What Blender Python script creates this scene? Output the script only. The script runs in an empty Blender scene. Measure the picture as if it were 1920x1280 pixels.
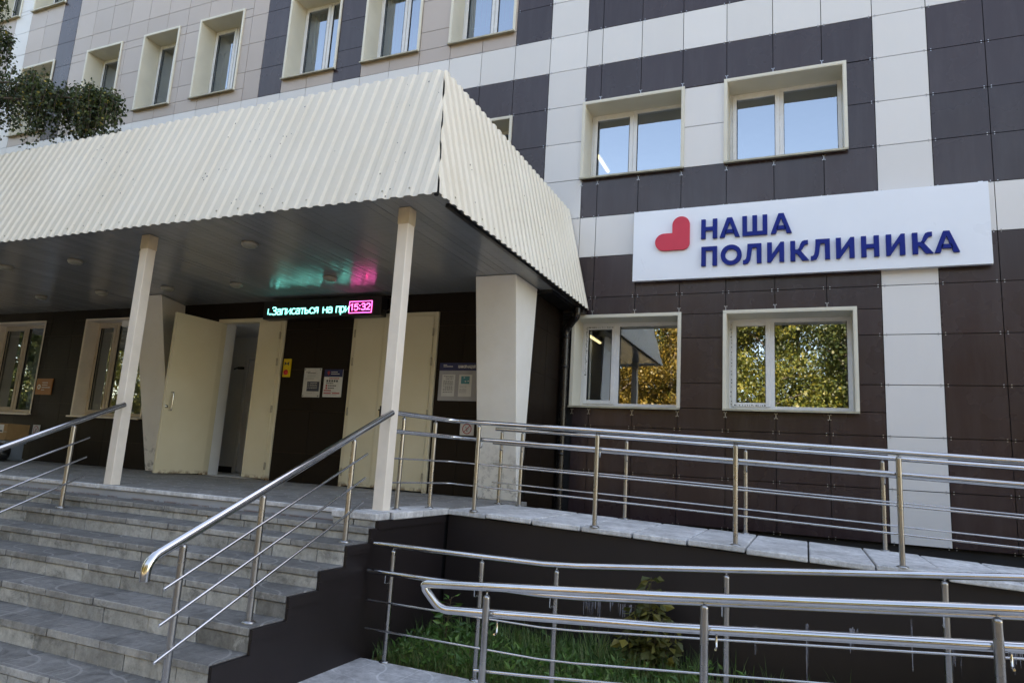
import bpy, math, random
from mathutils import Vector, Matrix
random.seed(7)
R = math.radians
scn = bpy.context.scene
col = scn.collection

# ------------------------------------------------------------------ camera
CAM = Vector((-0.8667, -9.068, -2.3482))
yaw, pitch, roll, fpx = 0.4097, 0.1740, 0.0592, 1284.06
cy, sy, cp, sp = math.cos(yaw), math.sin(yaw), math.cos(pitch), math.sin(pitch)
fw = Vector((-sy*cp, cy*cp, sp)); rt = Vector((cy, sy, 0)); up = rt.cross(fw)
cr, sr = math.cos(roll), math.sin(roll)
rt2 = rt*cr + up*sr; up2 = up*cr - rt*sr
cd = bpy.data.cameras.new('camera'); cam = bpy.data.objects.new('camera', cd); col.objects.link(cam)
m = Matrix.Identity(4)
for i in range(3):
    m[i][0], m[i][1], m[i][2], m[i][3] = rt2[i], up2[i], -fw[i], CAM[i]
cam.matrix_world = m
cd.sensor_width = 36.0; cd.lens = fpx/1920*36; cd.clip_start = 0.05; cd.clip_end = 2000
scn.camera = cam

# ------------------------------------------------------------------ sky, sun, exposure
SUN_EL, SUN_AZ = R(37), R(30)          # azimuth measured from +Y (behind the building) towards +X
w = bpy.data.worlds.new('World'); scn.world = w; w.use_nodes = True
wn = w.node_tree.nodes; wl = w.node_tree.links
bg = wn['Background']
sky = wn.new('ShaderNodeTexSky'); sky.sky_type = 'NISHITA'; sky.sun_disc = False
sky.sun_elevation = SUN_EL; sky.sun_rotation = SUN_AZ
sky.air_density = 1.0; sky.dust_density = 1.2; sky.ozone_density = 1.0
wl.new(sky.outputs[0], bg.inputs[0]); bg.inputs[1].default_value = 0.12
sd = bpy.data.lights.new('sun', 'SUN'); sd.energy = 5.0; sd.angle = R(0.5); sd.color = (1.0, 0.9, 0.76)
so = bpy.data.objects.new('sun', sd); col.objects.link(so)
sdir = Vector((math.sin(SUN_AZ)*math.cos(SUN_EL), math.cos(SUN_AZ)*math.cos(SUN_EL), math.sin(SUN_EL)))
so.rotation_euler = sdir.to_track_quat('Z', 'Y').to_euler(); so.location = (0, 20, 40)
vs = scn.view_settings
vs.view_transform = 'Standard'; vs.look = 'None'; vs.gamma = 1.0; vs.exposure = 2.75
vs.use_white_balance = True; vs.white_balance_temperature = 8700; vs.white_balance_tint = 15
scn.cycles.use_denoising = True
scn.cycles.max_bounces = 10
scn.cycles.sample_clamp_indirect = 6.0

# ------------------------------------------------------------------ mesh helper
class MB:
    def __init__(s): s.v=[]; s.f=[]; s.mi=[]; s.sm=[]
    def add(s, vs_, fs, mi=0, smooth=False):
        o=len(s.v); s.v += [tuple(p) for p in vs_]
        for f in fs:
            s.f.append([o+i for i in f]); s.mi.append(mi); s.sm.append(smooth)
    def box(s, a, b, mi=0):
        x0,x1=sorted((a[0],b[0])); y0,y1=sorted((a[1],b[1])); z0,z1=sorted((a[2],b[2]))
        s.add([(x0,y0,z0),(x1,y0,z0),(x1,y1,z0),(x0,y1,z0),(x0,y0,z1),(x1,y0,z1),(x1,y1,z1),(x0,y1,z1)],
              [(0,3,2,1),(4,5,6,7),(0,1,5,4),(1,2,6,5),(2,3,7,6),(3,0,4,7)], mi)
    def hexa(s, p, mi=0):   # 8 points: bottom 4 (ccw), top 4
        s.add(p, [(0,3,2,1),(4,5,6,7),(0,1,5,4),(1,2,6,5),(2,3,7,6),(3,0,4,7)], mi)
    def prism(s, poly, axis, a, b, mi=0):
        # poly = list of 2-D points, extruded along axis from a to b
        def P(u, v, t):
            return {'x':(t,u,v),'y':(u,t,v),'z':(u,v,t)}[axis]
        n=len(poly)
        s.add([P(u,v,a) for u,v in poly]+[P(u,v,b) for u,v in poly],
              [tuple(range(n)), tuple(range(2*n-1,n-1,-1))]+[(i,i+n,(i+1)%n+n,(i+1)%n) for i in range(n)], mi)
    def tube(s, path, r, n=12, mi=0, cap=True, rend=None):
        path=[Vector(p) for p in path]; rings=[]
        t0=(path[1]-path[0]).normalized()
        ref=Vector((0,0,1)) if abs(t0.z)<.9 else Vector((1,0,0))
        u=t0.cross(ref).normalized()
        for i,p in enumerate(path):
            if i==0: t=path[1]-path[0]
            elif i==len(path)-1: t=path[-1]-path[-2]
            else: t=(path[i+1]-path[i]).normalized()+(path[i]-path[i-1]).normalized()
            t.normalize(); u=(u-t*u.dot(t)).normalized(); v=t.cross(u)
            rr = r if rend is None else r+(rend-r)*i/(len(path)-1)
            rings.append([p+(u*math.cos(2*math.pi*k/n)+v*math.sin(2*math.pi*k/n))*rr for k in range(n)])
        vs_=[q for ring in rings for q in ring]; fs=[]
        for i in range(len(path)-1):
            for k in range(n):
                fs.append((i*n+k, i*n+(k+1)%n, (i+1)*n+(k+1)%n, (i+1)*n+k))
        s.add(vs_, fs, mi, True)
        if cap:
            s.add(rings[0],[tuple(range(n-1,-1,-1))],mi); s.add(rings[-1],[tuple(range(n))],mi)
    def lathe(s, c, prof, n=20, mi=0, axis='z'):
        vs_=[]; fs=[]
        for r_,h in prof:
            for k in range(n):
                a=2*math.pi*k/n
                if axis=='z': vs_.append((c[0]+r_*math.cos(a), c[1]+r_*math.sin(a), c[2]+h))
                else: vs_.append((c[0]+r_*math.cos(a), c[1]+h, c[2]+r_*math.sin(a)))
        for i in range(len(prof)-1):
            for k in range(n): fs.append((i*n+k,i*n+(k+1)%n,(i+1)*n+(k+1)%n,(i+1)*n+k))
        s.add(vs_,fs,mi,True)
    def build(s, name, mats, parent=None, bevel=0, seg=2):
        me=bpy.data.meshes.new(name); me.from_pydata(s.v,[],s.f)
        if not isinstance(mats,(list,tuple)): mats=[mats]
        for mt in mats: me.materials.append(mt)
        me.polygons.foreach_set('material_index', s.mi); me.polygons.foreach_set('use_smooth', s.sm)
        me.update()
        o=bpy.data.objects.new(name, me); col.objects.link(o)
        if parent:
            o.parent=parent; o.matrix_parent_inverse = PINV.get(parent.name, Matrix.Identity(4))
        if bevel:
            b=o.modifiers.new('bevel','BEVEL'); b.width=bevel; b.segments=seg; b.limit_method='ANGLE'; b.angle_limit=R(40)
        return o
PINV={}
def tag(o, label=None, cat=None, group=None, kind=None):
    if label: o['label']=label
    if cat: o['category']=cat
    if group: o['group']=group
    if kind: o['kind']=kind
    return o
def empty(name, loc, label, cat, group=None):
    o=bpy.data.objects.new(name,None); col.objects.link(o); o.location=loc; o.empty_display_size=.2
    PINV[o.name]=Matrix.Translation(-Vector(loc))
    return tag(o,label,cat,group)
def copy_thing(root, delta, label, group=None):
    c=root.copy(); col.objects.link(c); c.location=root.location+Vector(delta)
    PINV[c.name]=PINV.get(root.name, Matrix.Identity(4))
    c['label']=label
    if group: c['group']=group
    for ch in [o for o in col.objects if o.parent==root]:
        d=ch.copy(); col.objects.link(d); d.parent=c; d.matrix_parent_inverse=ch.matrix_parent_inverse.copy()
        for g in [o for o in col.objects if o.parent==ch]:
            e=g.copy(); col.objects.link(e); e.parent=d; e.matrix_parent_inverse=g.matrix_parent_inverse.copy()
    return c

# ------------------------------------------------------------------ material helper
class NT:
    def __init__(s, name):
        s.m=bpy.data.materials.new(name); s.m.use_nodes=True; s.t=s.m.node_tree; s.n=s.t.nodes; s.l=s.t.links
        s.p=s.n['Principled BSDF']; s.out=s.n['Material Output']
    def new(s, ty, **kw):
        n=s.n.new(ty)
        for k,v in kw.items(): setattr(n,k,v)
        return n
    def link(s,a,b): s.l.new(a,b)
    def coord(s, scale=(1,1,1), out='Object'):
        tc=s.new('ShaderNodeTexCoord'); mp=s.new('ShaderNodeMapping'); mp.inputs['Scale'].default_value=scale
        s.link(tc.outputs[out], mp.inputs['Vector']); return mp.outputs[0]
    def pos(s, scale=(1,1,1)):
        g=s.new('ShaderNodeNewGeometry'); mp=s.new('ShaderNodeMapping'); mp.inputs['Scale'].default_value=scale
        s.link(g.outputs['Position'], mp.inputs['Vector']); return mp.outputs[0]
    def noise(s, vec, scale, detail=4, rough=.55, dist=0):
        n=s.new('ShaderNodeTexNoise'); n.inputs['Scale'].default_value=scale; n.inputs['Detail'].default_value=detail
        n.inputs['Roughness'].default_value=rough; n.inputs['Distortion'].default_value=dist
        s.link(vec,n.inputs['Vector']); return n.outputs['Fac']
    def ramp(s, fac, stops):
        r=s.new('ShaderNodeValToRGB'); e=r.color_ramp.elements
        while len(e)>1: e.remove(e[-1])
        e[0].position=stops[0][0]; e[0].color=(*stops[0][1],1) if len(stops[0][1])==3 else stops[0][1]
        for p,c in stops[1:]:
            q=e.new(p); q.color=(*c,1)
        s.link(fac,r.inputs[0]); return r.outputs[0]
    def math(s, op, a, b=None, clamp=False):
        n=s.new('ShaderNodeMath',operation=op); n.use_clamp=clamp
        for i,x in enumerate((a,b)):
            if x is None: continue
            if isinstance(x,(int,float)): n.inputs[i].default_value=x
            else: s.link(x,n.inputs[i])
        return n.outputs[0]
    def mix(s, fac, a, b, mode='MIX'):
        n=s.new('ShaderNodeMix',data_type='RGBA',blend_type=mode)
        for idx,x in ((0,fac),(6,a),(7,b)):
            if isinstance(x,(int,float)): n.inputs[idx].default_value=x
            elif isinstance(x,tuple): n.inputs[idx].default_value=(*x,1)
            else: s.link(x,n.inputs[idx])
        return n.outputs[2]
    def bump(s, h, strength=.3, dist=.01, prev=None):
        b=s.new('ShaderNodeBump'); b.inputs['Strength'].default_value=strength; b.inputs['Distance'].default_value=dist
        s.link(h,b.inputs['Height'])
        if prev is not None: s.link(prev,b.inputs['Normal'])
        return b.outputs[0]
    def island(s):
        return s.new('ShaderNodeNewGeometry').outputs['Random Per Island']

def simple(name, c, rough=.5, metal=0.0, var=.12, nscale=3.0, bump=0.0, bscale=60, island=0.0, spec=.5, coat=0.0):
    t=NT(name); vec=t.pos()
    n=t.noise(vec,nscale,5)
    lo=tuple(x*(1-var) for x in c); hi=tuple(min(1,x*(1+var)) for x in c)
    base=t.ramp(n,[(.3,lo),(.7,hi)])
    if island:
        k=t.math('ADD', t.math('MULTIPLY',t.island(),2*island), 1-island)
        cmb=t.new('ShaderNodeCombineColor'); [t.link(k,cmb.inputs[i]) for i in range(3)]
        base=t.mix(1.0,base,cmb.outputs[0],'MULTIPLY')
    t.link(base,t.p.inputs['Base Color'])
    t.p.inputs['Metallic'].default_value=metal
    t.p.inputs['Specular IOR Level'].default_value=spec
    rr=t.ramp(t.noise(vec,nscale*2.3,4),[(.3,(max(0.02,rough-.06),)*3),(.7,(rough+.06,)*3)])
    t.link(rr,t.p.inputs['Roughness'])
    if coat: t.p.inputs['Coat Weight'].default_value=coat
    if bump: t.link(t.bump(t.noise(vec,bscale,3),bump,.004),t.p.inputs['Normal'])
    return t.m

def panel_mat(name, c, rough, island=.08, spec=.5, dirt=.12):
    """factory-finished facade panel: slight tone change from panel to panel, faint dust, shallow oil-canning"""
    t=NT(name); vec=t.pos()
    k=t.math('ADD', t.math('MULTIPLY',t.island(),2*island), 1-island)
    cmb=t.new('ShaderNodeCombineColor'); [t.link(k,cmb.inputs[i]) for i in range(3)]
    base=t.mix(1.0,c,cmb.outputs[0],'MULTIPLY')
    dust=t.ramp(t.noise(t.pos((2.2,2.2,.30)),2.2,7,.7),[(.45,(0,0,0)),(.8,(dirt,)*3)])
    base=t.mix(dust,base,tuple(.5*x+.22 for x in c))
    t.link(base,t.p.inputs['Base Color'])
    t.p.inputs['Specular IOR Level'].default_value=spec
    r_=t.ramp(t.noise(vec,1.3,4),[(.3,(rough-.05,)*3),(.7,(rough+.07,)*3)])
    t.link(r_,t.p.inputs['Roughness'])
    t.link(t.bump(t.noise(vec,.9,1),.05,.02),t.p.inputs['Normal'])
    return t.m

M={}
M['dark']=panel_mat('dark brown cladding',(.033,.0195,.0225),.25,.14,.45,.09)
M['white']=panel_mat('white cladding',(.68,.67,.66),.38,.05,.5,.10)
M['beige']=panel_mat('beige cladding',(.44,.375,.335),.42,.06,.5,.10)
M['tile']=panel_mat('brown wall tile',(.012,.0068,.004),.5,.15,.2,.0)
M['grout']=simple('tile grout',(.05,.034,.024),.9,0,.15,8)
M['backing']=simple('cavity behind cladding',(.012,.012,.013),.8)
M['plinth']=simple('plinth wall',(.012,.011,.012),.7)
M['steel_clip']=simple('clip steel',(.42,.42,.43),.4,1)
M['cream_metal']=simple('cream painted sheet',(.66,.63,.53),.38,0,.06,2,.03,8)
M['pvc']=simple('white window plastic',(.74,.75,.76),.25,0,.05,3)
M['pvc_shaded']=simple('shaded window plastic',(.55,.47,.38),.3,0,.06,3)  # canopy shade put into the frame colour, a browner copy of the plastic
M['seal']=simple('window seal',(.02,.02,.02),.6)
M['sill']=simple('window sill sheet',(.40,.375,.28),.4,0,.25,7,.05,30)
M['interior']=simple('interior plaster',(.42,.41,.38),.8,0,.1,1.5)
M['hall_wall']=simple('vestibule plaster',(.82,.83,.83),.7,0,.08,1.5)
M['blind']=simple('green blind fabric',(.36,.55,.48),.8,0,.12,2,.1,80)
M['curtain']=simple('pale curtain',(.5,.52,.5),.9,0,.1,5)
M['post']=simple('cream post paint',(.80,.72,.62),.4,0,.08,4,.06,25)
M['door']=None
M['pillar']=None
M['handle']=simple('door handle steel',(.6,.6,.58),.25,1)
M['black']=simple('black plastic',(.012,.012,.013),.35)
M['hinge']=simple('hinge paint',(.35,.31,.22),.5,0,.3,12)
M['pipe']=simple('brown downpipe',(.016,.013,.012),.28)
M['concrete']=None
M['lamp_body']=simple('lamp body',(.33,.31,.27),.4)
M['lamp_glass']=simple('lamp opal cover',(.30,.29,.23),.3)
M['sign_white']=simple('sign board',(.78,.83,.90),.32,0,.03,1)
M['blue']=simple('sign blue',(.006,.022,.20),.5,0,.08,4,spec=.15)
M['red']=simple('sign red',(.66,.06,.095),.5,0,.05,4,spec=.2)
M['card']=simple('cardboard',(.33,.20,.09),.85,0,.12,6,.05,60)
M['paper']=simple('paper',(.62,.62,.60),.6,0,.05,8)
M['navy']=simple('navy print',(.010,.018,.10),.4)
M['navy2']=simple('dark slate print',(.03,.035,.06),.4)
M['ink']=simple('ink',(.05,.05,.055),.6)
M['grey_ink']=simple('grey ink',(.28,.28,.29),.6)
M['red_ink']=simple('red ink',(.42,.03,.04),.5)
M['teal']=simple('teal print',(.05,.24,.28),.5)
M['board']=simple('notice board',(.34,.34,.36),.45)
M['yellow']=simple('yellow sign',(.70,.48,.02),.4)
M['orange']=simple('brown plaque',(.33,.11,.015),.35)
M['bag']=simple('dark bag',(.02,.022,.024),.4,0,.2,6,.4,14)
M['crate']=simple('pale blue crate',(.20,.24,.29),.5)
M['lamp_red']=simple('button red',(.55,.02,.02),.3)

def emis(name,c,s):
    t=NT(name); t.p.inputs['Base Color'].default_value=(*c,1); t.p.inputs['Emission Color'].default_value=(*c,1)
    t.p.inputs['Emission Strength'].default_value=s; return t.m
M['led_cyan']=emis('led cyan',(.10,.78,.80),.72)
M['led_pink']=emis('led pink',(1.0,.12,.62),.75)
M['tube_light']=emis('fluorescent tube',(1.0,.95,.62),.42)

def steel(name='polished steel',lo=.06,hi=.15,k=1.0):
    t=NT(name); vec=t.pos()
    t.p.inputs['Metallic'].default_value=1
    t.link(t.ramp(t.noise(vec,4,3),[(.3,(.52*k,.515*k,.51*k)),(.7,(.63*k,.625*k,.62*k))]),t.p.inputs['Base Color'])
    t.link(t.ramp(t.noise(vec,5,3),[(.3,(lo,)*3),(.7,(hi,)*3)]),t.p.inputs['Roughness'])
    t.link(t.bump(t.noise(vec,14,1),.015,.003),t.p.inputs['Normal'])
    return t.m
M['steel']=steel()
M['steel_post']=steel('satin steel',.22,.36,.62)

def glass():
    t=NT('window glass'); n=t.n; n.remove(t.p)
    tr=t.new('ShaderNodeBsdfTransparent'); tr.inputs[0].default_value=(.62,.66,.64,1)
    gl=t.new('ShaderNodeBsdfGlossy'); gl.inputs['Roughness'].default_value=.0; gl.inputs[0].default_value=(.80,.90,1,1)
    fr=t.new('ShaderNodeFresnel'); fr.inputs['IOR'].default_value=3.9
    b=t.bump(t.noise(t.pos(),1.6,1),.10,.01)
    t.link(b,gl.inputs['Normal'])
    mx=t.new('ShaderNodeMixShader'); t.link(fr.outputs[0],mx.inputs[0]); t.link(tr.outputs[0],mx.inputs[1]); t.link(gl.outputs[0],mx.inputs[2])
    t.link(mx.outputs[0],t.out.inputs[0]); return t.m
M['glass']=glass()

def fascia_mat():
    t=NT('cream profiled sheet'); vec=t.pos()
    base=t.ramp(t.noise(vec,1.4,5),[(.3,(.75,.685,.56)),(.7,(.80,.745,.63))])
    sp=t.ramp(t.noise(vec,26,3,.8),[(.70,(0,0,0)),(.76,(1,1,1))])
    area=t.ramp(t.noise(vec,.9,2),[(.45,(0,0,0)),(.62,(.75,)*3)])
    base=t.mix(t.mix(1.0,sp,area,'MULTIPLY'),base,(.20,.16,.12))
    st=t.ramp(t.noise(t.pos((9,9,.7)),1.5,5,.7),[(.58,(0,0,0)),(.85,(.16,)*3)])
    base=t.mix(st,base,(.42,.38,.30))
    t.link(base,t.p.inputs['Base Color']); t.p.inputs['Roughness'].default_value=.42
    return t.m
M['fascia']=fascia_mat()

def soffit_mat():
    t=NT('soffit sheet'); 
    k=t.math('ADD', t.math('MULTIPLY',t.island(),.16), .92)
    cmb=t.new('ShaderNodeCombineColor'); [t.link(k,cmb.inputs[i]) for i in range(3)]
    base=t.mix(1.0,(.30,.30,.29),cmb.outputs[0],'MULTIPLY')
    dust=t.ramp(t.noise(t.pos(),2.5,6,.7),[(.45,(0,0,0)),(.75,(.3,)*3)])
    base=t.mix(dust,base,(.22,.21,.19))
    t.link(base,t.p.inputs['Base Color']); t.p.inputs['Roughness'].default_value=.17
    b1=t.bump(t.noise(t.pos((1.5,11,1)),1.8,2),.30,.01)
    b2=t.bump(t.noise(t.pos((26,.5,1)),1.2,2),.35,.006,b1)
    t.link(b2,t.p.inputs['Normal']); return t.m
M['soffit']=soffit_mat()

def door_mat():
    t=NT('yellowish door paint'); vec=t.pos()
    base=t.ramp(t.noise(vec,1.6,5),[(.3,(.65,.58,.41)),(.7,(.71,.645,.48))])
    g=t.new('ShaderNodeSeparateXYZ'); t.link(t.pos(),g.inputs[0])
    low=t.math('SUBTRACT',1.0,t.math('DIVIDE',t.math('ADD',g.outputs[2],2.80),.07),True)
    rust=t.math('MULTIPLY',low,t.ramp(t.noise(vec,11,6,.7),[(.46,(0,0,0)),(.56,(1,1,1))]))
    base=t.mix(rust,base,(.16,.065,.02))
    t.link(base,t.p.inputs['Base Color']); t.p.inputs['Roughness'].default_value=.38
    t.link(t.bump(t.noise(vec,7,2),.06,.01),t.p.inputs['Normal']); return t.m
M['door']=door_mat()

def pillar_mat():
    t=NT('white plaster'); vec=t.pos()
    base=t.ramp(t.noise(vec,1.8,6,.65),[(.25,(.80,.77,.70)),(.7,(.88,.86,.81))])
    g=t.new('ShaderNodeSeparateXYZ'); t.link(t.pos(),g.inputs[0])
    low=t.math('SUBTRACT',1.0,t.math('DIVIDE',t.math('ADD',g.outputs[2],2.82),.75),True)
    sc=t.math('MULTIPLY',low,t.ramp(t.noise(vec,9,6,.75),[(.5,(0,0,0)),(.62,(1,1,1))]))
    base=t.mix(sc,base,(.33,.31,.29))
    t.link(base,t.p.inputs['Base Color']); t.p.inputs['Roughness'].default_value=.75
    t.link(t.bump(t.noise(vec,28,5),.25,.006),t.p.inputs['Normal']); return t.m
M['pillar']=pillar_mat()

def concrete(name, c, island=.16, curls=False, stain=.55, grain=1.0):
    t=NT(name); vec=t.pos()
    n=t.noise(vec,3.2,8,.68)
    base=t.ramp(n,[(.25,tuple(x*.62 for x in c)),(.5,c),(.78,tuple(min(1,x*1.4) for x in c))])
    k=t.math('ADD', t.math('MULTIPLY',t.island(),2*island), 1-island)
    cmb=t.new('ShaderNodeCombineColor'); [t.link(k,cmb.inputs[i]) for i in range(3)]
    base=t.mix(1.0,base,cmb.outputs[0],'MULTIPLY')
    dk=t.ramp(t.noise(t.pos((1,1,1.6)),5.5,7,.75,.6),[(.52,(0,0,0)),(.72,(stain,)*3)])
    base=t.mix(dk,base,tuple(x*.32 for x in c))
    gr_=t.ramp(t.noise(t.pos((1,1,.75)),17,9,.78,.3),[(.28,(.60,)*3),(.5,(1,1,1)),(.74,(1.38,)*3)])
    base=t.mix(1.0,base,gr_,'MULTIPLY')
    pit=t.ramp(t.noise(vec,70,4,.7),[(.62,(1,1,1)),(.70,(.62,)*3)])
    base=t.mix(1.0,base,pit,'MULTIPLY')
    lt=t.ramp(t.noise(t.pos((1.3,1.3,.8)),6.5,6,.7,1.0),[(.60,(0,0,0)),(.72,(.55,)*3)])
    base=t.mix(lt,base,tuple(min(1,x*1.9) for x in c))
    h=t.noise(vec,34,8,.75)
    if curls:
        sep=t.new('ShaderNodeSeparateXYZ'); t.link(t.pos((2.6,2.6,1)),sep.inputs[0])
        fx=t.math('FRACT',sep.outputs[0]); fy=t.math('FRACT',sep.outputs[1])
        d1=t.math('POWER',t.math('ADD',t.math('POWER',fx,2),t.math('POWER',fy,2)),.5)
        gx=t.math('SUBTRACT',1.0,fx); gy=t.math('SUBTRACT',1.0,fy)
        d2=t.math('POWER',t.math('ADD',t.math('POWER',gx,2),t.math('POWER',gy,2)),.5)
        l1=t.math('LESS_THAN',t.math('ABSOLUTE',t.math('SUBTRACT',d1,.5)),.020)
        l2=t.math('LESS_THAN',t.math('ABSOLUTE',t.math('SUBTRACT',d2,.5)),.020)
        e=t.math('LESS_THAN',t.math('MINIMUM',fx,fy),.016)
        ln=t.math('MAXIMUM',t.math('MAXIMUM',l1,l2),e)
        wear=t.ramp(t.noise(vec,2.2,5),[(.36,(.22,)*3),(.6,(.9,)*3)])
        base=t.mix(t.math('MULTIPLY',ln,wear),base,tuple(min(1,x*1.7) for x in c))
        h=t.math('SUBTRACT',h,t.math('MULTIPLY',ln,.5))
    t.link(base,t.p.inputs['Base Color'])
    t.link(t.ramp(n,[(.3,(.55,)*3),(.7,(.85,)*3)]),t.p.inputs['Roughness'])
    t.link(t.bump(h,.6*grain,.008),t.p.inputs['Normal']); return t.m
M['tread']=concrete('step tread tile',(.155,.15,.141),.22,True,.8)
M['edge']=concrete('step nosing edge',(.33,.322,.302),.32,False,.8)
M['riser']=concrete('step riser block',(.35,.345,.32),.40,False,.9)
M['slab']=concrete('ramp deck slab',(.62,.615,.61),.14,False,.5)
M['paving']=concrete('paving tile',(.46,.455,.455),.0,True,.35)
M['floor']=concrete('landing tile',(.24,.232,.222),.12,True,.4)

def rusty():
    t=NT('painted steel plate'); vec=t.pos()
    base=t.ramp(t.noise(vec,3,5),[(.3,(.33,.355,.39)),(.7,(.42,.44,.47))])
    g=t.new('ShaderNodeSeparateXYZ'); t.link(t.pos(),g.inputs[0])
    low=t.math('SUBTRACT',1.0,t.math('DIVIDE',t.math('ADD',g.outputs[2],2.918),.022),True)
    r1=t.math('MULTIPLY',low,t.ramp(t.noise(vec,7,6,.75),[(.42,(0,0,0)),(.52,(1,1,1))]))
    r2=t.ramp(t.noise(vec,24,5,.8),[(.77,(0,0,0)),(.79,(1,1,1))])
    base=t.mix(t.math('MAXIMUM',r1,r2),base,(.13,.042,.014))
    t.link(base,t.p.inputs['Base Color']); t.p.inputs['Roughness'].default_value=.5; return t.m
M['rusty']=rusty()

def retaining():
    """dark painted retaining wall with lime runs and paint seams"""
    t=NT('dark brown wall paint'); vec=t.pos()
    base=t.ramp(t.noise(vec,1.1,5,.6),[(.3,(.0085,.0050,.0055)),(.7,(.0165,.0105,.0110))])
    sp=t.ramp(t.noise(vec,34,4,.8),[(.735,(0,0,0)),(.76,(.5,)*3)])
    base=t.mix(sp,base,(.12,.11,.12))
    t.link(base,t.p.inputs['Base Color'])
    t.p.inputs['Roughness'].default_value=.5
    t.link(t.bump(t.noise(vec,4,4),.1,.01),t.p.inputs['Normal']); return t.m
M['wallpaint']=retaining()
def lime():
    t=NT('lime runs'); tr=t.new('ShaderNodeBsdfTransparent')
    t.p.inputs['Base Color'].default_value=(.48,.48,.55,1); t.p.inputs['Roughness'].default_value=.9
    f=t.noise(t.pos((60,60,1.6)),1.0,5,.75)
    fac=t.ramp(f,[(.42,(.02,)*3),(.62,(.85,)*3)])
    mx=t.new('ShaderNodeMixShader'); t.link(fac,mx.inputs[0]); t.link(tr.outputs[0],mx.inputs[1]); t.link(t.p.outputs[0],mx.inputs[2])
    t.link(mx.outputs[0],t.out.inputs[0]); return t.m
M['lime']=lime()

def leaf(name, stops, trans=.35, rough=.5):
    t=NT(name); c=t.ramp(t.island(),stops)
    t.link(c,t.p.inputs['Base Color']); t.p.inputs['Roughness'].default_value=rough
    tl=t.new('ShaderNodeBsdfTranslucent'); t.link(c,tl.inputs[0])
    mx=t.new('ShaderNodeMixShader'); mx.inputs[0].default_value=trans
    t.link(t.p.outputs[0],mx.inputs[1]); t.link(tl.outputs[0],mx.inputs[2]); t.link(mx.outputs[0],t.out.inputs[0]); return t.m
M['birch_leaf']=leaf('birch leaves',[(0,(.024,.042,.016)),(.6,(.050,.080,.027)),(.95,(.085,.115,.032)),(1,(.32,.25,.03))],.25)
M['gold_leaf']=leaf('golden leaves',[(0,(.10,.085,.018)),(.5,(.19,.135,.025)),(1,(.32,.21,.04))],.35)
M['olive_leaf']=leaf('yellow green leaves',[(0,(.05,.075,.015)),(.5,(.115,.135,.026)),(1,(.23,.20,.032))],.35)
M['green_leaf']=leaf('dark green leaves',[(0,(.02,.038,.012)),(.6,(.04,.065,.016)),(1,(.11,.11,.02))],.35)
M['weed']=leaf('weed leaves',[(0,(.035,.10,.020)),(.6,(.085,.20,.042)),(1,(.16,.27,.06))],.3)
M['grass_blade']=leaf('grass blades',[(0,(.05,.12,.025)),(.7,(.11,.20,.05)),(1,(.24,.25,.10))],.3)
M['shrub_leaf']=leaf('shrub leaves',[(0,(.06,.075,.022)),(.6,(.12,.12,.032)),(1,(.24,.20,.035))],.3)
M['bark']=simple('bark',(.12,.095,.075),.9,0,.35,5,.5,20)
M['birch_bark']=simple('birch bark',(.45,.43,.40),.8,0,.5,3,.4,18)
M['stem']=simple('stem',(.10,.08,.04),.8)
def soil():
    t=NT('yard soil and leaves'); vec=t.pos()
    a=t.ramp(t.noise(vec,.35,6,.7),[(.35,(.08,.09,.03)),(.55,(.22,.17,.06)),(.75,(.36,.25,.07))])
    b=t.ramp(t.noise(vec,12,5,.7),[(.3,(.55,)*3),(.7,(1.3,)*3)])
    t.link(t.mix(1.0,a,b,'MULTIPLY'),t.p.inputs['Base Color']); t.p.inputs['Roughness'].default_value=.95
    t.link(t.bump(t.noise(vec,20,4),.5,.02),t.p.inputs['Normal']); return t.m
M['soil']=soil()

# ------------------------------------------------------------------ key levels
ZG=-3.865          # paving level
ZP=-2.81           # entrance landing
YV=-1.15           # entrance wall plane
XS=-4.03           # right flank of the entrance block
ZSOF=-0.15         # canopy soffit

# ================================================================== SETTING
g=MB(); g.add([(-300,-400,ZG-.05),(300,-400,ZG-.05),(300,200,ZG-.05),(-300,200,ZG-.05)],[(0,1,2,3)])
tag(g.build('ground',M['soil']),kind='structure')
p=MB()
p.box((-40,-7.6,ZG-.045),(18,-5.66,ZG)); p.box((-3.985,-5.66,ZG-.045),(-2.45,-4.4,ZG)); p.box((-40,-5.66,ZG-.045),(-3.985,-5.2,ZG-.004))
tag(p.build('pavement',M['paving']),kind='structure')
rd=MB(); rd.add([(-120,-22,ZG-.040),(120,-22,ZG-.040),(120,-7.65,ZG-.040),(-120,-7.65,ZG-.040)],[(0,1,2,3)])
tag(rd.build('road',simple('asphalt',(.11,.108,.105),.85,0,.2,3,.3,60)),kind='structure')

# ================================================================== BUILDING
bld=empty('clinic_building',(0,0,ZG),'four-storey clinic clad in brown, white and beige panels behind the canopy','building')

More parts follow.
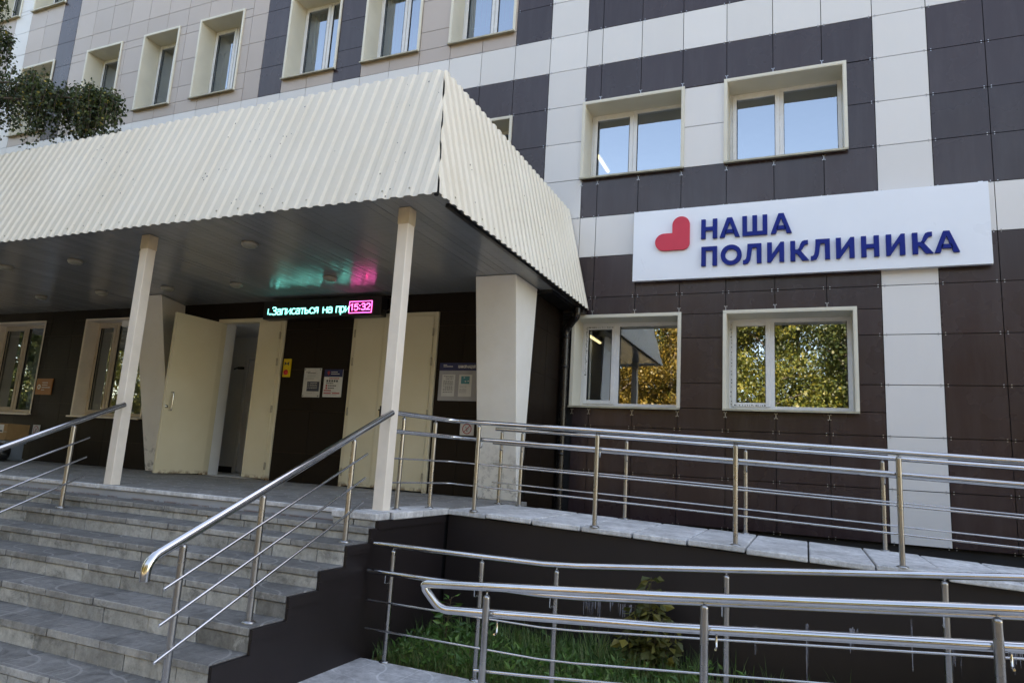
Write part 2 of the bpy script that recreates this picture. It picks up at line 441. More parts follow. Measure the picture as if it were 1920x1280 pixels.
class Win: pass
wins=[]
def W(x0,x1,z0,z1,y=0.0,kind='std',mull=.5): 
    wins.append((x0,x1,z0,z1,y,kind,mull))
W(-3.835,-2.40,1.80,2.985,0,'std',.47)
W(-1.80,-.345,1.80,2.995,0,'std',.47)
W(-3.85,-2.40,-1.53,-.285,0,'std',.36)
W(-1.80,-.305,-1.525,-.28,0,'std',.36)
W(-6.50,-5.05,1.80,2.955,0,'std',.5)
for a,b,k in ((-6.25,-5.10,'blind'),(-8.01,-6.885,'tilt'),(-9.79,-8.63,'blind'),(-12.16,-11.03,'curt'),(-13.80,-12.80,'plain'),(-15.62,-14.53,'plain'),(-17.95,-16.80,'plain')):
    W(a,b,4.46,6.185,0,k,.55)
for a,b in ((-17.95,-16.80),(-19.6,-18.5),(-15.62,-14.53),(-13.80,-12.8),(-12.16,-11.03),(-9.79,-8.63),(-8.01,-6.885),(-6.25,-5.10),(-3.835,-2.4),(-1.8,-.345)):
    W(a,b,7.70,9.42,0,'plain',.5)
for a,b in ((-3.835,-2.4),(-1.8,-.345)): W(a,b,4.9,6.1,0,'plain',.47)
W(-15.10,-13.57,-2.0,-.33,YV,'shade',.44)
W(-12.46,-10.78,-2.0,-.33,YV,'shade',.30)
DL=(-9.33,-8.0,ZP,-.41); DR=(-6.76,-5.385,ZP,-.41)

XL,XR,ZT=-24.0,18.0,9.9
colb=[0.6*k for k in range(-6,30)]
x=-3.84
while x>-9.9: colb.append(round(x,3)); x-=.6
x=-10.39
colb.append(-10.39)
for k in range(24): colb.append(-10.79-.6*k)
colb=sorted(c for c in colb if XL<=c<=XR); colb=[XL]+colb+[XR]
rowb=[.6*k for k in range(-5,17)]+[ZT]
holesF=[(a,b,c,d) for a,b,c,d,y,_,_ in wins if y==0.0]
holesV=[(a,b,c,d) for a,b,c,d,y,_,_ in wins if y==YV]+[DL,DR]
def cut(rect, holes):
    """rectangle minus holes, as the fewest simple pieces"""
    out=[rect]
    for (a,b,c,d) in holes:
        nxt=[]
        for (x0,x1,z0,z1) in out:
            if b<=x0 or a>=x1 or d<=z0 or c>=z1: nxt.append((x0,x1,z0,z1)); continue
            if c>z0: nxt.append((x0,x1,z0,c))
            if d<z1: nxt.append((x0,x1,d,z1))
            zz0,zz1=max(z0,c),min(z1,d)
            if a>x0: nxt.append((x0,a,zz0,zz1))
            if b<x1: nxt.append((b,x1,zz0,zz1))
        out=nxt
    return [r for r in out if r[1]-r[0]>.012 and r[3]-r[2]>.012]
def colour(xm,zm):
    if 0<xm<.6 or -4.44<xm<-3.84: return 1
    if 3.6<zm<4.2: return 1
    if xm>-3.84 and .6<zm<1.2: return 1
    if -2.4<xm<-1.8 and 1.8<zm<3.0: return 1
    if zm>4.2:
        if xm<-10.39:
            if -16.79<xm<-16.19: return 0
            if -18.6<xm<-17.99: return 1
            return 2
        if xm<-9.79: return 0
        for a,b,c,d in holesF:
            if a-.08<xm<b+.08 and zm>4.2 and xm<-5: return 2
    return 0
GAP=.0045
cl=[MB(),MB(),MB()]; cells={1:[],2:[]}
clipmb=[]
for i in range(len(colb)-1):
    for j in range(len(rowb)-1):
        x0,x1,z0,z1=colb[i],colb[i+1],rowb[j],rowb[j+1]
        for (a,b,c,d) in cut((x0,x1,z0,z1),holesF):
            if a<-3.7 and b>-17 and c<.9 and d<.9 and b<=-3.83+.0: continue      # hidden behind canopy / entrance block
            k=colour((a+b)/2,(c+d)/2)
            t=[random.uniform(-.0012,.0012) for _ in range(4)]
            y0,y1=0.0,.012
            P=[(a+GAP,y0+t[0],c+GAP),(b-GAP,y0+t[1],c+GAP),(b-GAP,y1,c+GAP),(a+GAP,y1,c+GAP),
               (a+GAP,y0+t[2],d-GAP),(b-GAP,y0+t[3],d-GAP),(b-GAP,y1,d-GAP),(a+GAP,y1,d-GAP)]
            if k==0: cl[0].hexa(P)
            else: cells[k].append(((a,b,c,d),P))
inhole=lambda x,z: any(a-.06<x<b+.06 and c-.02<z<d+.02 for a,b,c,d in holesF)
for xb in colb[1:-1]:
    if xb<-6.3: continue
    for zb in rowb:
        if zb>7.3 or (xb<-3.7 and zb<1.2): continue
        if -3.05<xb<1.15 and .15<zb<1.19: continue
        for dx in (-.036,.036):
            if inhole(xb+dx,zb): continue
            for dz in (-.013,.013):
                cl[0].box((xb+dx-.0055,-.005,zb+dz-.0045),(xb+dx+.0055,.004,zb+dz+.0045),1)
# extra clips beside windows
for a,b,c,d in holesF:
    if a<-4 or c>4: continue
    for xb in [q for q in colb if a-.01<q<b+.01]:
        for zb in (c-.075,d+.06):
            for dz in (-.03,.03):
                cl[0].box((xb-.02,-.006,zb+dz-.005),(xb-.008,.004,zb+dz+.005),1); cl[0].box((xb+.008,-.006,zb+dz-.005),(xb+.02,.004,zb+dz+.005),1)
            cl[0].box((xb-.004,-.005,zb-.03),(xb+.004,.004,zb+.03),1)
cl[0].build('dark_cladding',[M['dark'],M['steel_clip']],bld)
for k,nm in ((1,'white'),(2,'beige')):
    L_=cells[k]; par=list(range(len(L_)))
    def root_(i):
        while par[i]!=i: i=par[i]
        return i
    for i in range(len(L_)):
        a0,b0,c0,d0=L_[i][0]
        for j in range(i):
            a1,b1,c1,d1=L_[j][0]
            ox=min(b0,b1)-max(a0,a1); oz=min(d0,d1)-max(c0,c1)
            if ox>-.005 and oz>-.005 and max(ox,oz)>.005: par[root_(i)]=root_(j)
    comp={}
    for i in range(len(L_)): comp.setdefault(root_(i),[]).append(L_[i][1])
    for g_ in comp.values():
        mb=MB()
        for P in g_: mb.hexa(P)
        mb.build(nm+'_cladding',M[nm],bld)
# wall body behind the cladding
wb=MB()
for r in cut((XL,XR,-3.0,ZT),holesF+[(-30,-4.1,-3.1,-.2)]): wb.box((r[0],.03,r[2]),(r[1],.50,r[3]))
wb.box((XL,.5,ZT-.02),(XR,14,ZT+.3)); wb.box((XL,13.7,ZG-.05),(XR,14,ZT-.03)); wb.box((XL,.51,ZG-.05),(XL+.3,13.69,ZT-.03)); wb.box((XR-.3,.51,ZG-.05),(XR,13.69,ZT-.03))
wb.build('wall',M['backing'],bld)
pl=MB(); pl.box((-4.02,.06,ZG-.05),(XR,.50,-3.001)); pl.build('plinth',M['plinth'],bld)
# parapet coping
cpg=MB(); cpg.box((XL-.05,-.06,ZT+.0),(XR+.05,.3,ZT+.36)); cpg.build('parapet',M['cream_metal'],bld,.01)
# interior slabs and partitions
it=MB()
for z0,z1 in ((-2.95,-2.83),(.16,.34),(3.26,3.44),(6.46,6.64)): it.box((XL+.31,.505,z0),(XR-.31,8,z1))
for px in (-20.5,-16.4,-13.3,-10.4,-6.7,-4.9,-2.1,1.2,4.5): it.box((px,.505,-2.82),(px+.12,7.9,.155)); it.box((px+.2,.505,.345),(px+.3,7.9,3.255)); it.box((px+.1,.505,3.445),(px+.2,7.9,6.455)); it.box((px+.1,.505,6.645),(px+.2,7.9,ZT-.05))
it.box((XL+.31,8.0,-2.95),(XR-.31,8.1,ZT-.05)); it.build('interior',M['interior'],bld)
# entrance block walls
tl=MB()
vcol=sorted([-4.99-.6*k for k in range(-1,22)]+[XS,-17.0]); vcol=[c for c in vcol if -17.01<=c<=XS+.001]
vrow=[ZP,-2.4,-1.8,-1.2,-.6,-.12]
for i in range(len(vcol)-1):
    for j in range(len(vrow)-1):
        for (a,b,c,d) in cut((vcol[i],vcol[i+1],vrow[j],vrow[j+1]),holesV):
            t=[random.uniform(-.0008,.0008) for _ in range(2)]
            q=.0022
            tl.hexa([(a+q,YV+t[0],c+q),(b-q,YV+t[1],c+q),(b-q,YV+.011,c+q),(a+q,YV+.011,c+q),(a+q,YV+t[1],d-q),(b-q,YV+t[0],d-q),(b-q,YV+.011,d-q),(a+q,YV+.011,d-q)])
ycol=[YV+.012,-.62,-.006]
srow=[-3.0,-2.4,-1.8,-1.2,-.6,-.12]
for i in range(2):
    for j in range(5):
        a,b,c,d=ycol[i]+.0022,ycol[i+1]-.0022,srow[j]+.0022,srow[j+1]-.0022
        tl.box((XS-.011,a,c),(XS,b,d))
tl.build('tiled_wall',M['tile'],bld)
gw=MB()
for r in cut((-17.0,XS-.012,ZP,-.12),holesV): gw.box((r[0],YV+.008,r[2]),(r[1],YV+.30,r[3]))
gw.box((XS-.30,YV+.31,ZP-.2),(XS-.008,.0,-.12))
gw.build('tile_backing',M['grout'],bld)

def window(x0,x1,z0,z1,y,kind,mull):
    shade = kind=='shade'
    dep=.40 if not shade else .26
    pm=M['pvc'] if not shade else M['pvc_shaded']
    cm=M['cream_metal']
    yb=y+dep
    f=MB(); fw_=.05
    ox0,ox1,oz0,oz1=x0+.012,x1-.012,z0+(.028 if z0<0 else -.035),z1-.012
    f.box((ox0,yb-.035,oz0),(ox0+fw_,yb+.035,oz1)); f.box((ox1-fw_,yb-.035,oz0),(ox1,yb+.035,oz1))
    f.box((ox0+fw_,yb-.035,oz0),(ox1-fw_,yb+.035,oz0+fw_)); f.box((ox0+fw_,yb-.035,oz1-fw_),(ox1-fw_,yb+.035,oz1))
    mx=ox0+(ox1-ox0)*mull
    f.box((mx-.035,yb-.033,oz0+fw_),(mx+.035,yb+.033,oz1-fw_))
    # operable sash on the left
    ax0,ax1,az0,az1=ox0+fw_-.014,mx-.022,oz0+fw_-.014,oz1-fw_+.014
    s=MB(); sw=.055; ya,yc=yb-.052,yb+.02
    s.box((ax0,ya,az0),(ax0+sw,yc,az1)); s.box((ax1-sw,ya,az0),(ax1,yc,az1)); s.box((ax0+sw,ya,az0),(ax1-sw,yc,az0+sw)); s.box((ax0+sw,ya,az1-sw),(ax1-sw,yc,az1))
    sg=f
    for (c,d) in (((ax0+sw,ya-.002,az0+sw),(ax0+sw+.006,ya+.02,az1-sw)),((ax1-sw-.006,ya-.002,az0+sw),(ax1-sw,ya+.02,az1-sw)),
                  ((mx+.035,yb-.02,oz0+fw_),(mx+.041,yb,oz1-fw_)),((ox1-fw_-.006,yb-.02,oz0+fw_),(ox1-fw_,yb,oz1-fw_))): sg.box(c,d,1)
    FT=f
    if kind=='std' and z0<0:
        ft=f; zc=az1-.03
        xq=ox0+.012 if x0>-3 else ax0+.012
        while zc>(az0+.02 if x0>-3 else az0+.42):
            hh=random.uniform(.006,.018); ww=random.uniform(.008,.026)
            x_=xq+random.uniform(0,.012); ft.box((x_,ya-.0012,zc-hh),(x_+ww,ya-.0002,zc),2) if x0<-3 else ft.box((x_,yb-.0365,zc-hh),(x_+ww*.7,yb-.0352,zc),2)
            zc-=hh+random.uniform(.006,.02)*(1 if x0<-3 else 3)
        xa=ax0+.03
        while xa<ax1-.05:
            hh=random.uniform(.008,.02); zz=(az1-.035 if x0<-3 else az0+.012); ft.box((xa,ya-.0012,zz),(xa+random.uniform(.006,.02),ya-.0002,zz+hh),2); xa+=random.uniform(.02,.04)
    fr=f.build('window',[pm,M['seal'],M['ink']],bld,.004)
    so_=s.build('sash',pm,fr,.005)
    for (a,b,c,d,yy) in ((ax0+sw-.004,ax1-sw+.004,az0+sw-.004,az1-sw+.004,yb-.022),(mx+.03,ox1-fw_+.004,oz0+fw_-.004,oz1-fw_+.004,yb-.004)):
        gm=MB(); tx,tz=random.uniform(-.003,.003),random.uniform(-.003,.003)
        gm.add([(a,yy-tx,c-tz*0),(b,yy+tx,c),(b,yy+tx+tz,d),(a,yy-tx+tz,d)],[(0,1,2,3)])
        po=gm.build('pane',M['glass'],fr)
    # reveal lining with projecting lip
    rv=MB(); lp=.045; pj=-.022
    if shade: lp=.03; pj=-.01
    e=y+dep-.036
    rv.box((x0,y+pj,z0),(x0+.012,e+.07,z1)); rv.box((x1-.012,y+pj,z0),(x1,e+.07,z1)); rv.box((x0+.012,y+pj,z1-.012),(x1-.012,e+.07,z1))
    rv.box((x0-lp+.012,y+pj-.003,z0),(x0,y-.002,z1+lp-.012)); rv.box((x1,y+pj-.003,z0),(x1+lp-.012,y-.002,z1+lp-.012)); rv.box((x0,y+pj-.003,z1),(x1,y-.002,z1+lp-.012))
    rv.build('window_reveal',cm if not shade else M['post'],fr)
    sl=MB()
    sl.hexa([(x0-.03,y-.075,z0-.026),(x1+.03,y-.075,z0-.026),(x1+.03,y-.0,z0-.012),(x0-.03,y-.0,z0-.012),(x0-.03,y-.075,z0-.002),(x1+.03,y-.075,z0-.002),(x1+.03,y-.0,z0+.006),(x0-.03,y-.0,z0+.006)])
    sl.hexa([(x0+.012,y,z0-.0),(x1-.012,y,z0-.0),(x1-.012,e,z0+.012),(x0+.012,e,z0+.012),(x0+.012,y,z0+.006),(x1-.012,y,z0+.006),(x1-.012,e,z0+.03),(x0+.012,e,z0+.03)])
    sl.build('window_sill',M['sill'] if not shade else M['post'],fr)
    if kind in('blind','tilt'):
        bl=MB(); zb=z0+(.62 if kind=='blind' else .1)
        n=int((x1-x0-.2)/.09)
        for k in range(n):
            xa=x0+.08+k*.09; bl.add([(xa,yb+.16,zb),(xa+.086,yb+.13,zb),(xa+.086,yb+.13,z1-.05),(xa,yb+.16,z1-.05)],[(0,1,2,3)])
        bl.build('blind',M['blind'],fr)
    if kind=='curt':
        bl=MB(); n=24; pts=[]
        for k in range(n+1):
            xa=x0+.08+k*(x1-x0-.16)/n*.55; pts.append((xa,yb+.16+.03*math.sin(k*1.9)))
        for k in range(n): bl.add([(pts[k][0],pts[k][1],z0+.05),(pts[k+1][0],pts[k+1][1],z0+.05),(pts[k+1][0],pts[k+1][1],z1-.4),(pts[k][0],pts[k][1],z1-.4)],[(0,1,2,3)],0,True)
        bl.build('curtain',M['curtain'],fr)
    return fr
for a in wins: window(*a)

# ---- doors
def slab_leaf(name, pts_axis, parent):
    pass
def door(x0,x1,z0,z1,split,open_left):
    fr=MB(); t=.06; yf=YV-.03; yb=YV+.09
    fr.box((x0,yf,z0),(x0+t,yb,z1)); fr.box((x1-t,yf,z0),(x1,yb,z1)); fr.box((x0+t,yf,z1-t),(x1-t,yb,z1))
    d=fr.build('door',M['door'],bld,.004)
    a0,a1,c0,c1=x0+t+.003,x1-t-.003,z0+.02,z1-t-.003
    sx=a0+(a1-a0)*split
    def leaf_(lx0,lx1):
        b=MB(); b.box((lx0,YV-.042,c0),(lx1,YV+.0,c1))
        # shallow folded rim
        b.box((lx0,YV-.048,c0),(lx0+.012,YV-.043,c1)); b.box((lx1-.012,YV-.048,c0),(lx1,YV-.043,c1))
        return b
    def hinges(par,xh,mtx=None):
        for zc in (c0+.18,c0+1.0,c1-.22,c1-.62):
            h=MB(); h.tube([(xh,YV-.055,zc-.055),(xh,YV-.055,zc+.055)],.011,8); h.box((xh-.003,YV-.05,zc-.05),(xh+.003,YV-.03,zc+.05))
            o=h.build('hinge',M['hinge'],par)
            if mtx is not None: o.matrix_parent_inverse=PINV[bld.name]@mtx
    right=leaf_(sx+.002,a1).build('door_leaf',M['door'],d,.003); hinges(right,a1+.008)
    lm=leaf_(a0,sx-.002); lo=lm.build('door_leaf',M['door'],d,.003)
    mtx=None
    if open_left:
        piv=Vector((a0,YV-.05,0)); mtx=Matrix.Translation(piv)@Matrix.Rotation(R(-96),4,'Z')@Matrix.Translation(-piv)
        lo.matrix_parent_inverse=mtx
        lo['label']='left door leaf swung wide open outwards'
    else: hinges(lo,a0-.008)
    # handle on the big leaf (on the inner side of the opened leaf, where the photo shows it)
    if open_left:
        hz=-1.77; hx=sx-.09; yo=YV+.0; sgn=1
        h=MB(); h.tube([(hx,yo,hz+.13),(hx,yo+.05,hz+.13),(hx,yo+.055,hz+.10),(hx,yo+.055,hz-.10),(hx,yo+.05,hz-.13),(hx,yo,hz-.13)],.011,10)
        h.build('handle',M['handle'],lo)
        k=MB(); k.lathe((hx+.05,yo,hz-.08),[(0,.012),(.022,.012),(.022,0)],16,0,'y'); k.build('lock',M['handle'],lo)
    else:
        hx=sx+.075; hz=-1.80
        h=MB(); h.box((hx-.02,YV-.05,hz-.1),(hx+.02,YV-.043,hz+.1)); h.tube([(hx,YV-.05,hz+.04),(hx,YV-.095,hz+.04),(hx-.0,YV-.10,hz+.04),(hx+.11,YV-.10,hz+.04)],.009,8)
        h.build('handle',M['black'],right)
    return d
door(*DL,.655,True)
door(*DR,.37,False)
# draught lobby behind the open leaf
lb=MB()
lz0,lz1=ZP+.004,-.44; lx0,lx1,ly0,ly1=-11.6,-7.3,YV+.345,.10
lb.box((-9.50,YV+.10,lz0),(-9.335,YV+.345,lz1)); lb.box((-9.335,YV+.10,lz0),(-9.31,YV+.30,lz1))        # reveal
lb.box((lx0-.1,ly0,lz0),(lx0,ly1,lz1)); lb.box((lx1,ly0,lz0),(lx1+.1,ly1,lz1)); lb.box((lx0,ly1,lz0),(lx1,ly1+.1,lz1))
lb.box((lx0,ly0-.04,lz0),(-9.51,ly0-.001,lz1))
lb.box((lx0-.1,YV+.10,lz1),(lx1+.1,ly1+.1,lz1+.1)); lb.box((lx0-.1,YV+.10,lz0-.05),(lx1+.1,ly1+.1,lz0-.001))
lb.build('lobby',M['hall_wall'],bld)
idr=MB(); ix=-9.88
YQ=-.52
def q_(y): return y+YQ
idr.box((ix,q_(.54),lz0+.001),(ix+.075,q_(.615),-.78)); idr.box((ix+.075,q_(.54),-.85),(-9.2,q_(.615),-.78)); idr.box((ix+.08,q_(.565),lz0+.02),(-9.3,q_(.60),-.855))
idr.box((ix+.10,q_(.553),-2.1),(ix+.17,q_(.564),-1.6)); idr.build('inner_door',M['pvc'],bld,.004)
sk=MB(); sk.box((lx0+.01,q_(.605),lz0+.001),(ix-.03,q_(.619),lz0+.10)); sk.box((ix-.028,q_(.60),lz0+.001),(ix-.004,q_(.618),-.77)); sk.build('skirting_and_gap',M['bag'],bld)  # upright black strip puts in the dark gap beside the inner frame
hk=MB(); hk.box((-10.05,q_(.56),-1.02),(-9.93,q_(.618),-.98)); hk.tube([(-10.0,q_(.60),-1.0),(-10.0,q_(.52),-1.0),(-10.07,q_(.50),-1.03)],.012,8); hk.build('door_closer',M['black'],bld)

# ================================================================== CANOPY
can=empty('entrance_canopy',(-9,-4.1,ZP),'wide entrance canopy with cream corrugated fascia, grey soffit and slim posts','canopy')
CXL=-16.8; CX,CYF=-3.655,-4.38; TX,TY,TZ=-4.0,-3.86,1.31
pitch_=.137; amp=.0175
def prof(s_):
    u=(s_/pitch_)%1.0
    if u<.40: return amp
    if u<.55: return amp*(1-(u-.40)/.15)
    if u<.85: return 0.0
    return amp*(u-.85)/.15
def samples(a,b):
    out=[]; k0=int(math.floor(a/pitch_)); k1=int(math.ceil(b/pitch_))
    for k in range(k0,k1+1):
        for u in (0,.40,.55,.85):
            s_=(k+u)*pitch_
            if a<s_<b: out.append(s_)
    return [a]+out+[b]
def fascia(front):
    f=MB(); d=MB()
    zb=ZSOF-.035
    if front:
        nrm=Vector((0,-(TZ-zb),-(CYF-TY))); nrm=Vector((0,-(TZ-zb),(TY-CYF))).normalized()
        ss=samples(CXL,CX-.004)
    else:
        nrm=Vector(((TZ-zb),0,(CX-TX))).normalized()
        ss=samples(CYF+.004,-.022)
    vs_=[]
    for s_ in ss:
        h=prof(s_)+.0035*(int(math.floor(s_/(pitch_*8)))%2)
        if front:
            vt=min(1.0,max(0.0,(CX-s_)/(CX-TX)))
            b0=Vector((s_,CYF,zb-.012*random.random()*0)); t0=Vector((s_,CYF+(TY-CYF)*vt,zb+(TZ-zb)*vt))
        else:
            vt=min(1.0,max(0.0,(s_-CYF)/(TY-CYF)))
            b0=Vector((CX,s_,zb)); t0=Vector((CX+(TX-CX)*vt,s_,zb+(TZ-zb)*vt))
        mid=(b0+t0)/2
        for q in (b0,mid,t0): vs_.append(q+nrm*h)
    fs=[]
    for i in range(len(ss)-1):
        for k in range(2):
            a=i*3+k; fs.append((a,a+3,a+4,a+1))
    f.add(vs_,fs,0)
    # screw heads
    for i in range(int((ss[-1]-ss[0])/pitch_)):
        if i%2==0 or random.random()<.25: continue
        s_=(math.ceil(ss[0]/pitch_)+i+.23)*pitch_
        for v in (.05,.93):
            if (i%2 and v==.93): continue
            vt=1.0
            if front: vt=min(1,(CX-s_)/(CX-TX)); c=Vector((s_,CYF+(TY-CYF)*v,zb+(TZ-zb)*v))
            else: vt=min(1,(s_-CYF)/(TY-CYF)); c=Vector((CX+(TX-CX)*v,s_,zb+(TZ-zb)*v))
            if v>vt-.02 or s_>ss[-1]-.03: continue
            c=c+nrm*(amp+.001); e1=Vector((1,0,0)) if front else Vector((0,1,0)); e2=nrm.cross(e1)
            pts=[c+(e1*math.cos(a)+e2*math.sin(a))*.009 for a in [k*math.pi/3 for k in range(6)]]
            f.add(pts+[q+nrm*.005 for q in pts],[(6,7,8,9,10,11)]+[(k,(k+1)%6,(k+1)%6+6,k+6) for k in range(6)],1)
    # random dirt specks / burst rivets
    for _ in range(150 if front else 40):
        s_=random.uniform(-9.5,ss[-1]-.3) if front else random.uniform(ss[0]+.3,ss[-1]-.1)
        v=random.random()**.8*.94
        if front:
            if v>(CX-s_)/(CX-TX): continue
            c=Vector((s_,CYF+(TY-CYF)*v,zb+(TZ-zb)*v))
        else:
            if v>(s_-CYF)/(TY-CYF): continue
            c=Vector((CX+(TX-CX)*v,s_,zb+(TZ-zb)*v))
        c=c+nrm*(prof(s_)+.0012); e1=Vector((1,0,0)) if front else Vector((0,1,0)); e2=nrm.cross(e1); r_=random.uniform(.003,.008)
        f.add([c+(e1*math.cos(a)+e2*math.sin(a)*random.uniform(.7,1.6))*r_ for a in [k*math.pi/3 for k in range(6)]],[(0,1,2,3,4,5)],2)
    o=f.build('fascia',[M['fascia'],M['hinge'],M['bag']],can)
    sm_=o.modifiers.new('sheet','SOLIDIFY'); sm_.thickness=.004; sm_.offset=-1
    return o
fascia(True); fascia(False)
# black gap strip and frame behind the hip
hp=MB(); hp.tube([(CX-.03,CYF+.03,ZSOF-.03),(TX-.03,TY+.03,TZ-.02)],.022,8); hp.build('hip_frame',M['black'],can)
rf=MB(); rf.prism([(CYF+.06,ZSOF+.04),(TY+.05,TZ-.06),(-.03,TZ-.06),(-.03,ZSOF+.04)],'x',CXL,TX-.06); rf.build('roof_deck',M['backing'],can)
# soffit boards running towards the wall
sf=MB(); xb=CX-.03; k=0
while xb>CXL+.02:
    wdt=.10; xa=max(xb-wdt,CXL); g_=.0008 if random.random()<.84 else .006
    y1 = -.03 if xa>XS-.03 else YV-.004
    if xb>XS and xa<XS-.03: y1=YV-.004
    dz=random.uniform(-.0022,.0022)
    sf.hexa([(xa+g_,CYF+.045,ZSOF+dz),(xb-.0006,CYF+.045,ZSOF),(xb-.0006,y1,ZSOF),(xa+g_,y1,ZSOF+dz),(xa+g_,CYF+.045,ZSOF+.02),(xb-.0006,CYF+.045,ZSOF+.02),(xb-.0006,y1,ZSOF+.02),(xa+g_,y1,ZSOF+.02)])
    xb=xa
sf.build('soffit',M['soffit'],can)
es=MB(); es.box((CX-.09,CYF+.3,ZSOF-.035),(CX-.05,-.04,ZSOF-.003)); es.box((CX-.36,-1.1,ZSOF-.05),(CX-.15,-.05,ZSOF-.004)); es.build('edge_trim',M['black'],can)
for px,pz in ((-4.15,ZP),(-7.42,-2.917)):
    p_=MB(); h=.055; p_.box((px-h,-4.05-h,pz),(px+h,-4.05+h,ZSOF-.004)); po=p_.build('post',M['post'],can,.008,3)
    pw=MB(); pw.box((px-h-.004,-4.05-h-.004,ZSOF-.16),(px+h+.004,-4.05+h+.004,ZSOF-.0045)) ; pw.build('post_collar',simple('tan post collar',(.56,.46,.33),.6,0,.2,6),po,.004)  # tan band round the post top
# flared pillars
def pillar(x0t,x1t,x0b,x1b,xr=None):
    q=MB(); yt,yb_=-1.86,-1.27; z0=ZP-.0; z1=ZSOF-.004; yw=YV-.003
    q.hexa([(x0b,yb_,z0),(x1b,yb_,z0),(x1b,yw,z0),(x0b,yw,z0),(x0t,yt,z1),(x1t,yt,z1),(xr or x1t,yw,z1),(x0t,yw,z1)])
    o=q.build('pillar',M['pillar'],can,.012,3)
    return o
pillar(-4.53,-3.99,-4.60,-4.07)
pillar(-10.42,-9.84,-10.36,-9.84,-10.13)

# ceiling lamps
lamps=[(-6.44,-3.6,'round ceiling lamp nearest the right post, front row'),(-8.05,-3.58,'round ceiling lamp just right of the left post top, front row'),(-9.35,-3.56,'round ceiling lamp just left of the left post, front row'),(-10.73,-3.57,'leftmost visible round lamp of the front row under the soffit'),
       (-6.44,-2.20,'round ceiling lamp above the scrolling display, lit by its cyan glow'),(-8.04,-2.17,'round ceiling lamp left of the scrolling display, rear row'),(-9.32,-2.2,'round ceiling lamp over the opened door leaf, rear row'),(-10.71,-2.2,'round ceiling lamp left of the flared left pillar, rear row'),(-12.2,-2.15,'leftmost round lamp of the rear row above the left windows')]
lp0=None
for i,(lx,ly,lab) in enumerate(lamps):
    if lp0 is None:
        lp0=empty('ceiling_lamp',(lx,ly,ZSOF),lab,'ceiling lamp','round lamps under the canopy')
        b=MB(); b.lathe((lx,ly,ZSOF-.003),[(0,0),(.085,0),(.085,-.03),(.078,-.034),(0,-.034)],24); b.build('base_ring',M['lamp_body'],lp0)
        b=MB(); b.lathe((lx,ly,ZSOF-.003),[(.076,-.034),(.070,-.050),(.045,-.058),(0,-.060)],24); b.build('cover',M['lamp_glass'],lp0)
    else: copy_thing(lp0,(lx-lamps[0][0],ly-lamps[0][1],0),lab,'round lamps under the canopy')

# ================================================================== STAIRS
st=empty('entrance_staircase',(-8,-5,ZG),'broad grey stone entrance steps rising to the tiled landing','staircase')
SXL,SXR=-15.5,-4.0
steps=[(-4.43,-2.915),(-4.72,-3.02),(-5.005,-3.165),(-5.30,-3.29),(-5.605,-3.435),(-5.895,-3.58),(-6.185,-3.725)]
tiers=[(-4.20,ZP)]+steps
for i,(yf,z) in enumerate(steps):
    s=MB(); yb=tiers[i][0]+.02
    if i==0: yb=-4.17
    zlow=(steps[i+1][1] if i+1<len(steps) else ZG-.02)
    th=.048
    x=SXR; xr=SXR
    while x>SXL:
        wd=random.choice((.5,.5,.5,.4)); xa=max(x-wd,SXL); dz=random.uniform(-.003,.003); dy=random.uniform(-.004,.004)
        s.hexa([(xa+.0025,yf+dy,z-th),(x-.0025,yf+dy,z-th),(x-.0025,yb,z-th),(xa+.0025,yb,z-th),(xa+.0025,yf+dy,z+dz),(x-.0025,yf+dy,z+dz*.5),(x-.0025,yb,z),(xa+.0025,yb,z)],0)
        x=xa
    x=SXR-random.random()*.2; first=True
    x=SXR
    while x>SXL:
        wd=.25 if (first and i%2) else .42+random.uniform(-.03,.03); first=False
        xa=max(x-wd,SXL); dy=.012+random.uniform(-.004,.004)
        s.box((xa+.003,yf+dy,zlow-.01),(x-.003,yf+dy+.1,z-th-.003),1)
        x=xa
    s.box((SXL,yf+.03,zlow-.01),(SXR-.004,yb+.05,z-th-.002),2)
    for q in range(len(s.f)):
        if s.mi[q]==0 and abs(sum(s.v[k][1] for k in s.f[q])/4-yf)<.012: s.mi[q]=3
    s.build('step',[M['tread'],M['riser'],M['backing'],M['edge']],st,.007)
pf=MB()
x=SXR+.02
# landing floor tiles
nx=0
while x>-17:
    xa=x-.6
    y=YV-.003
    while y>-4.16:
        ya=max(y-.6,-4.16); 
        pf.box((xa+.002,ya+.002,ZP-.05),(x-.002,y-.002,ZP+random.uniform(-.0015,.0015))); y=ya
    x=xa
pf.build('landing_floor',M['floor'],st)
ed=MB(); x=-4.42
while x>-16.5:
    xa=x-.6; ed.box((xa+.002,-4.215,ZP-.035),(x-.002,-4.162,ZP+.002+random.uniform(-.002,.002))); x=xa
ed.build('landing_edge',M['slab'],st,.005)
rp=MB(); rp.box((-16.5,-4.195,-2.935),(-4.45,-4.165,ZP-.037)); rp.build('riser_plate',M['rusty'],st)
# corner block that carries the right post
cb=MB()
cb.box((-4.42,-4.36,ZP-.055),(-3.985,-4.162,ZP)); cb.box((-4.41,-4.345,-2.96),(-4.215,-4.17,ZP-.058),1); cb.box((-4.205,-4.345,-2.96),(-4.0,-4.17,ZP-.058),1)
cb.build('corner_block',[M['slab'],M['riser']],st,.008)
bd=MB(); bd.box((-16.5,-4.16,ZG-.04),(-4.0,-1.16,ZP-.052)); bd.build('landing_core',M['backing'],st)
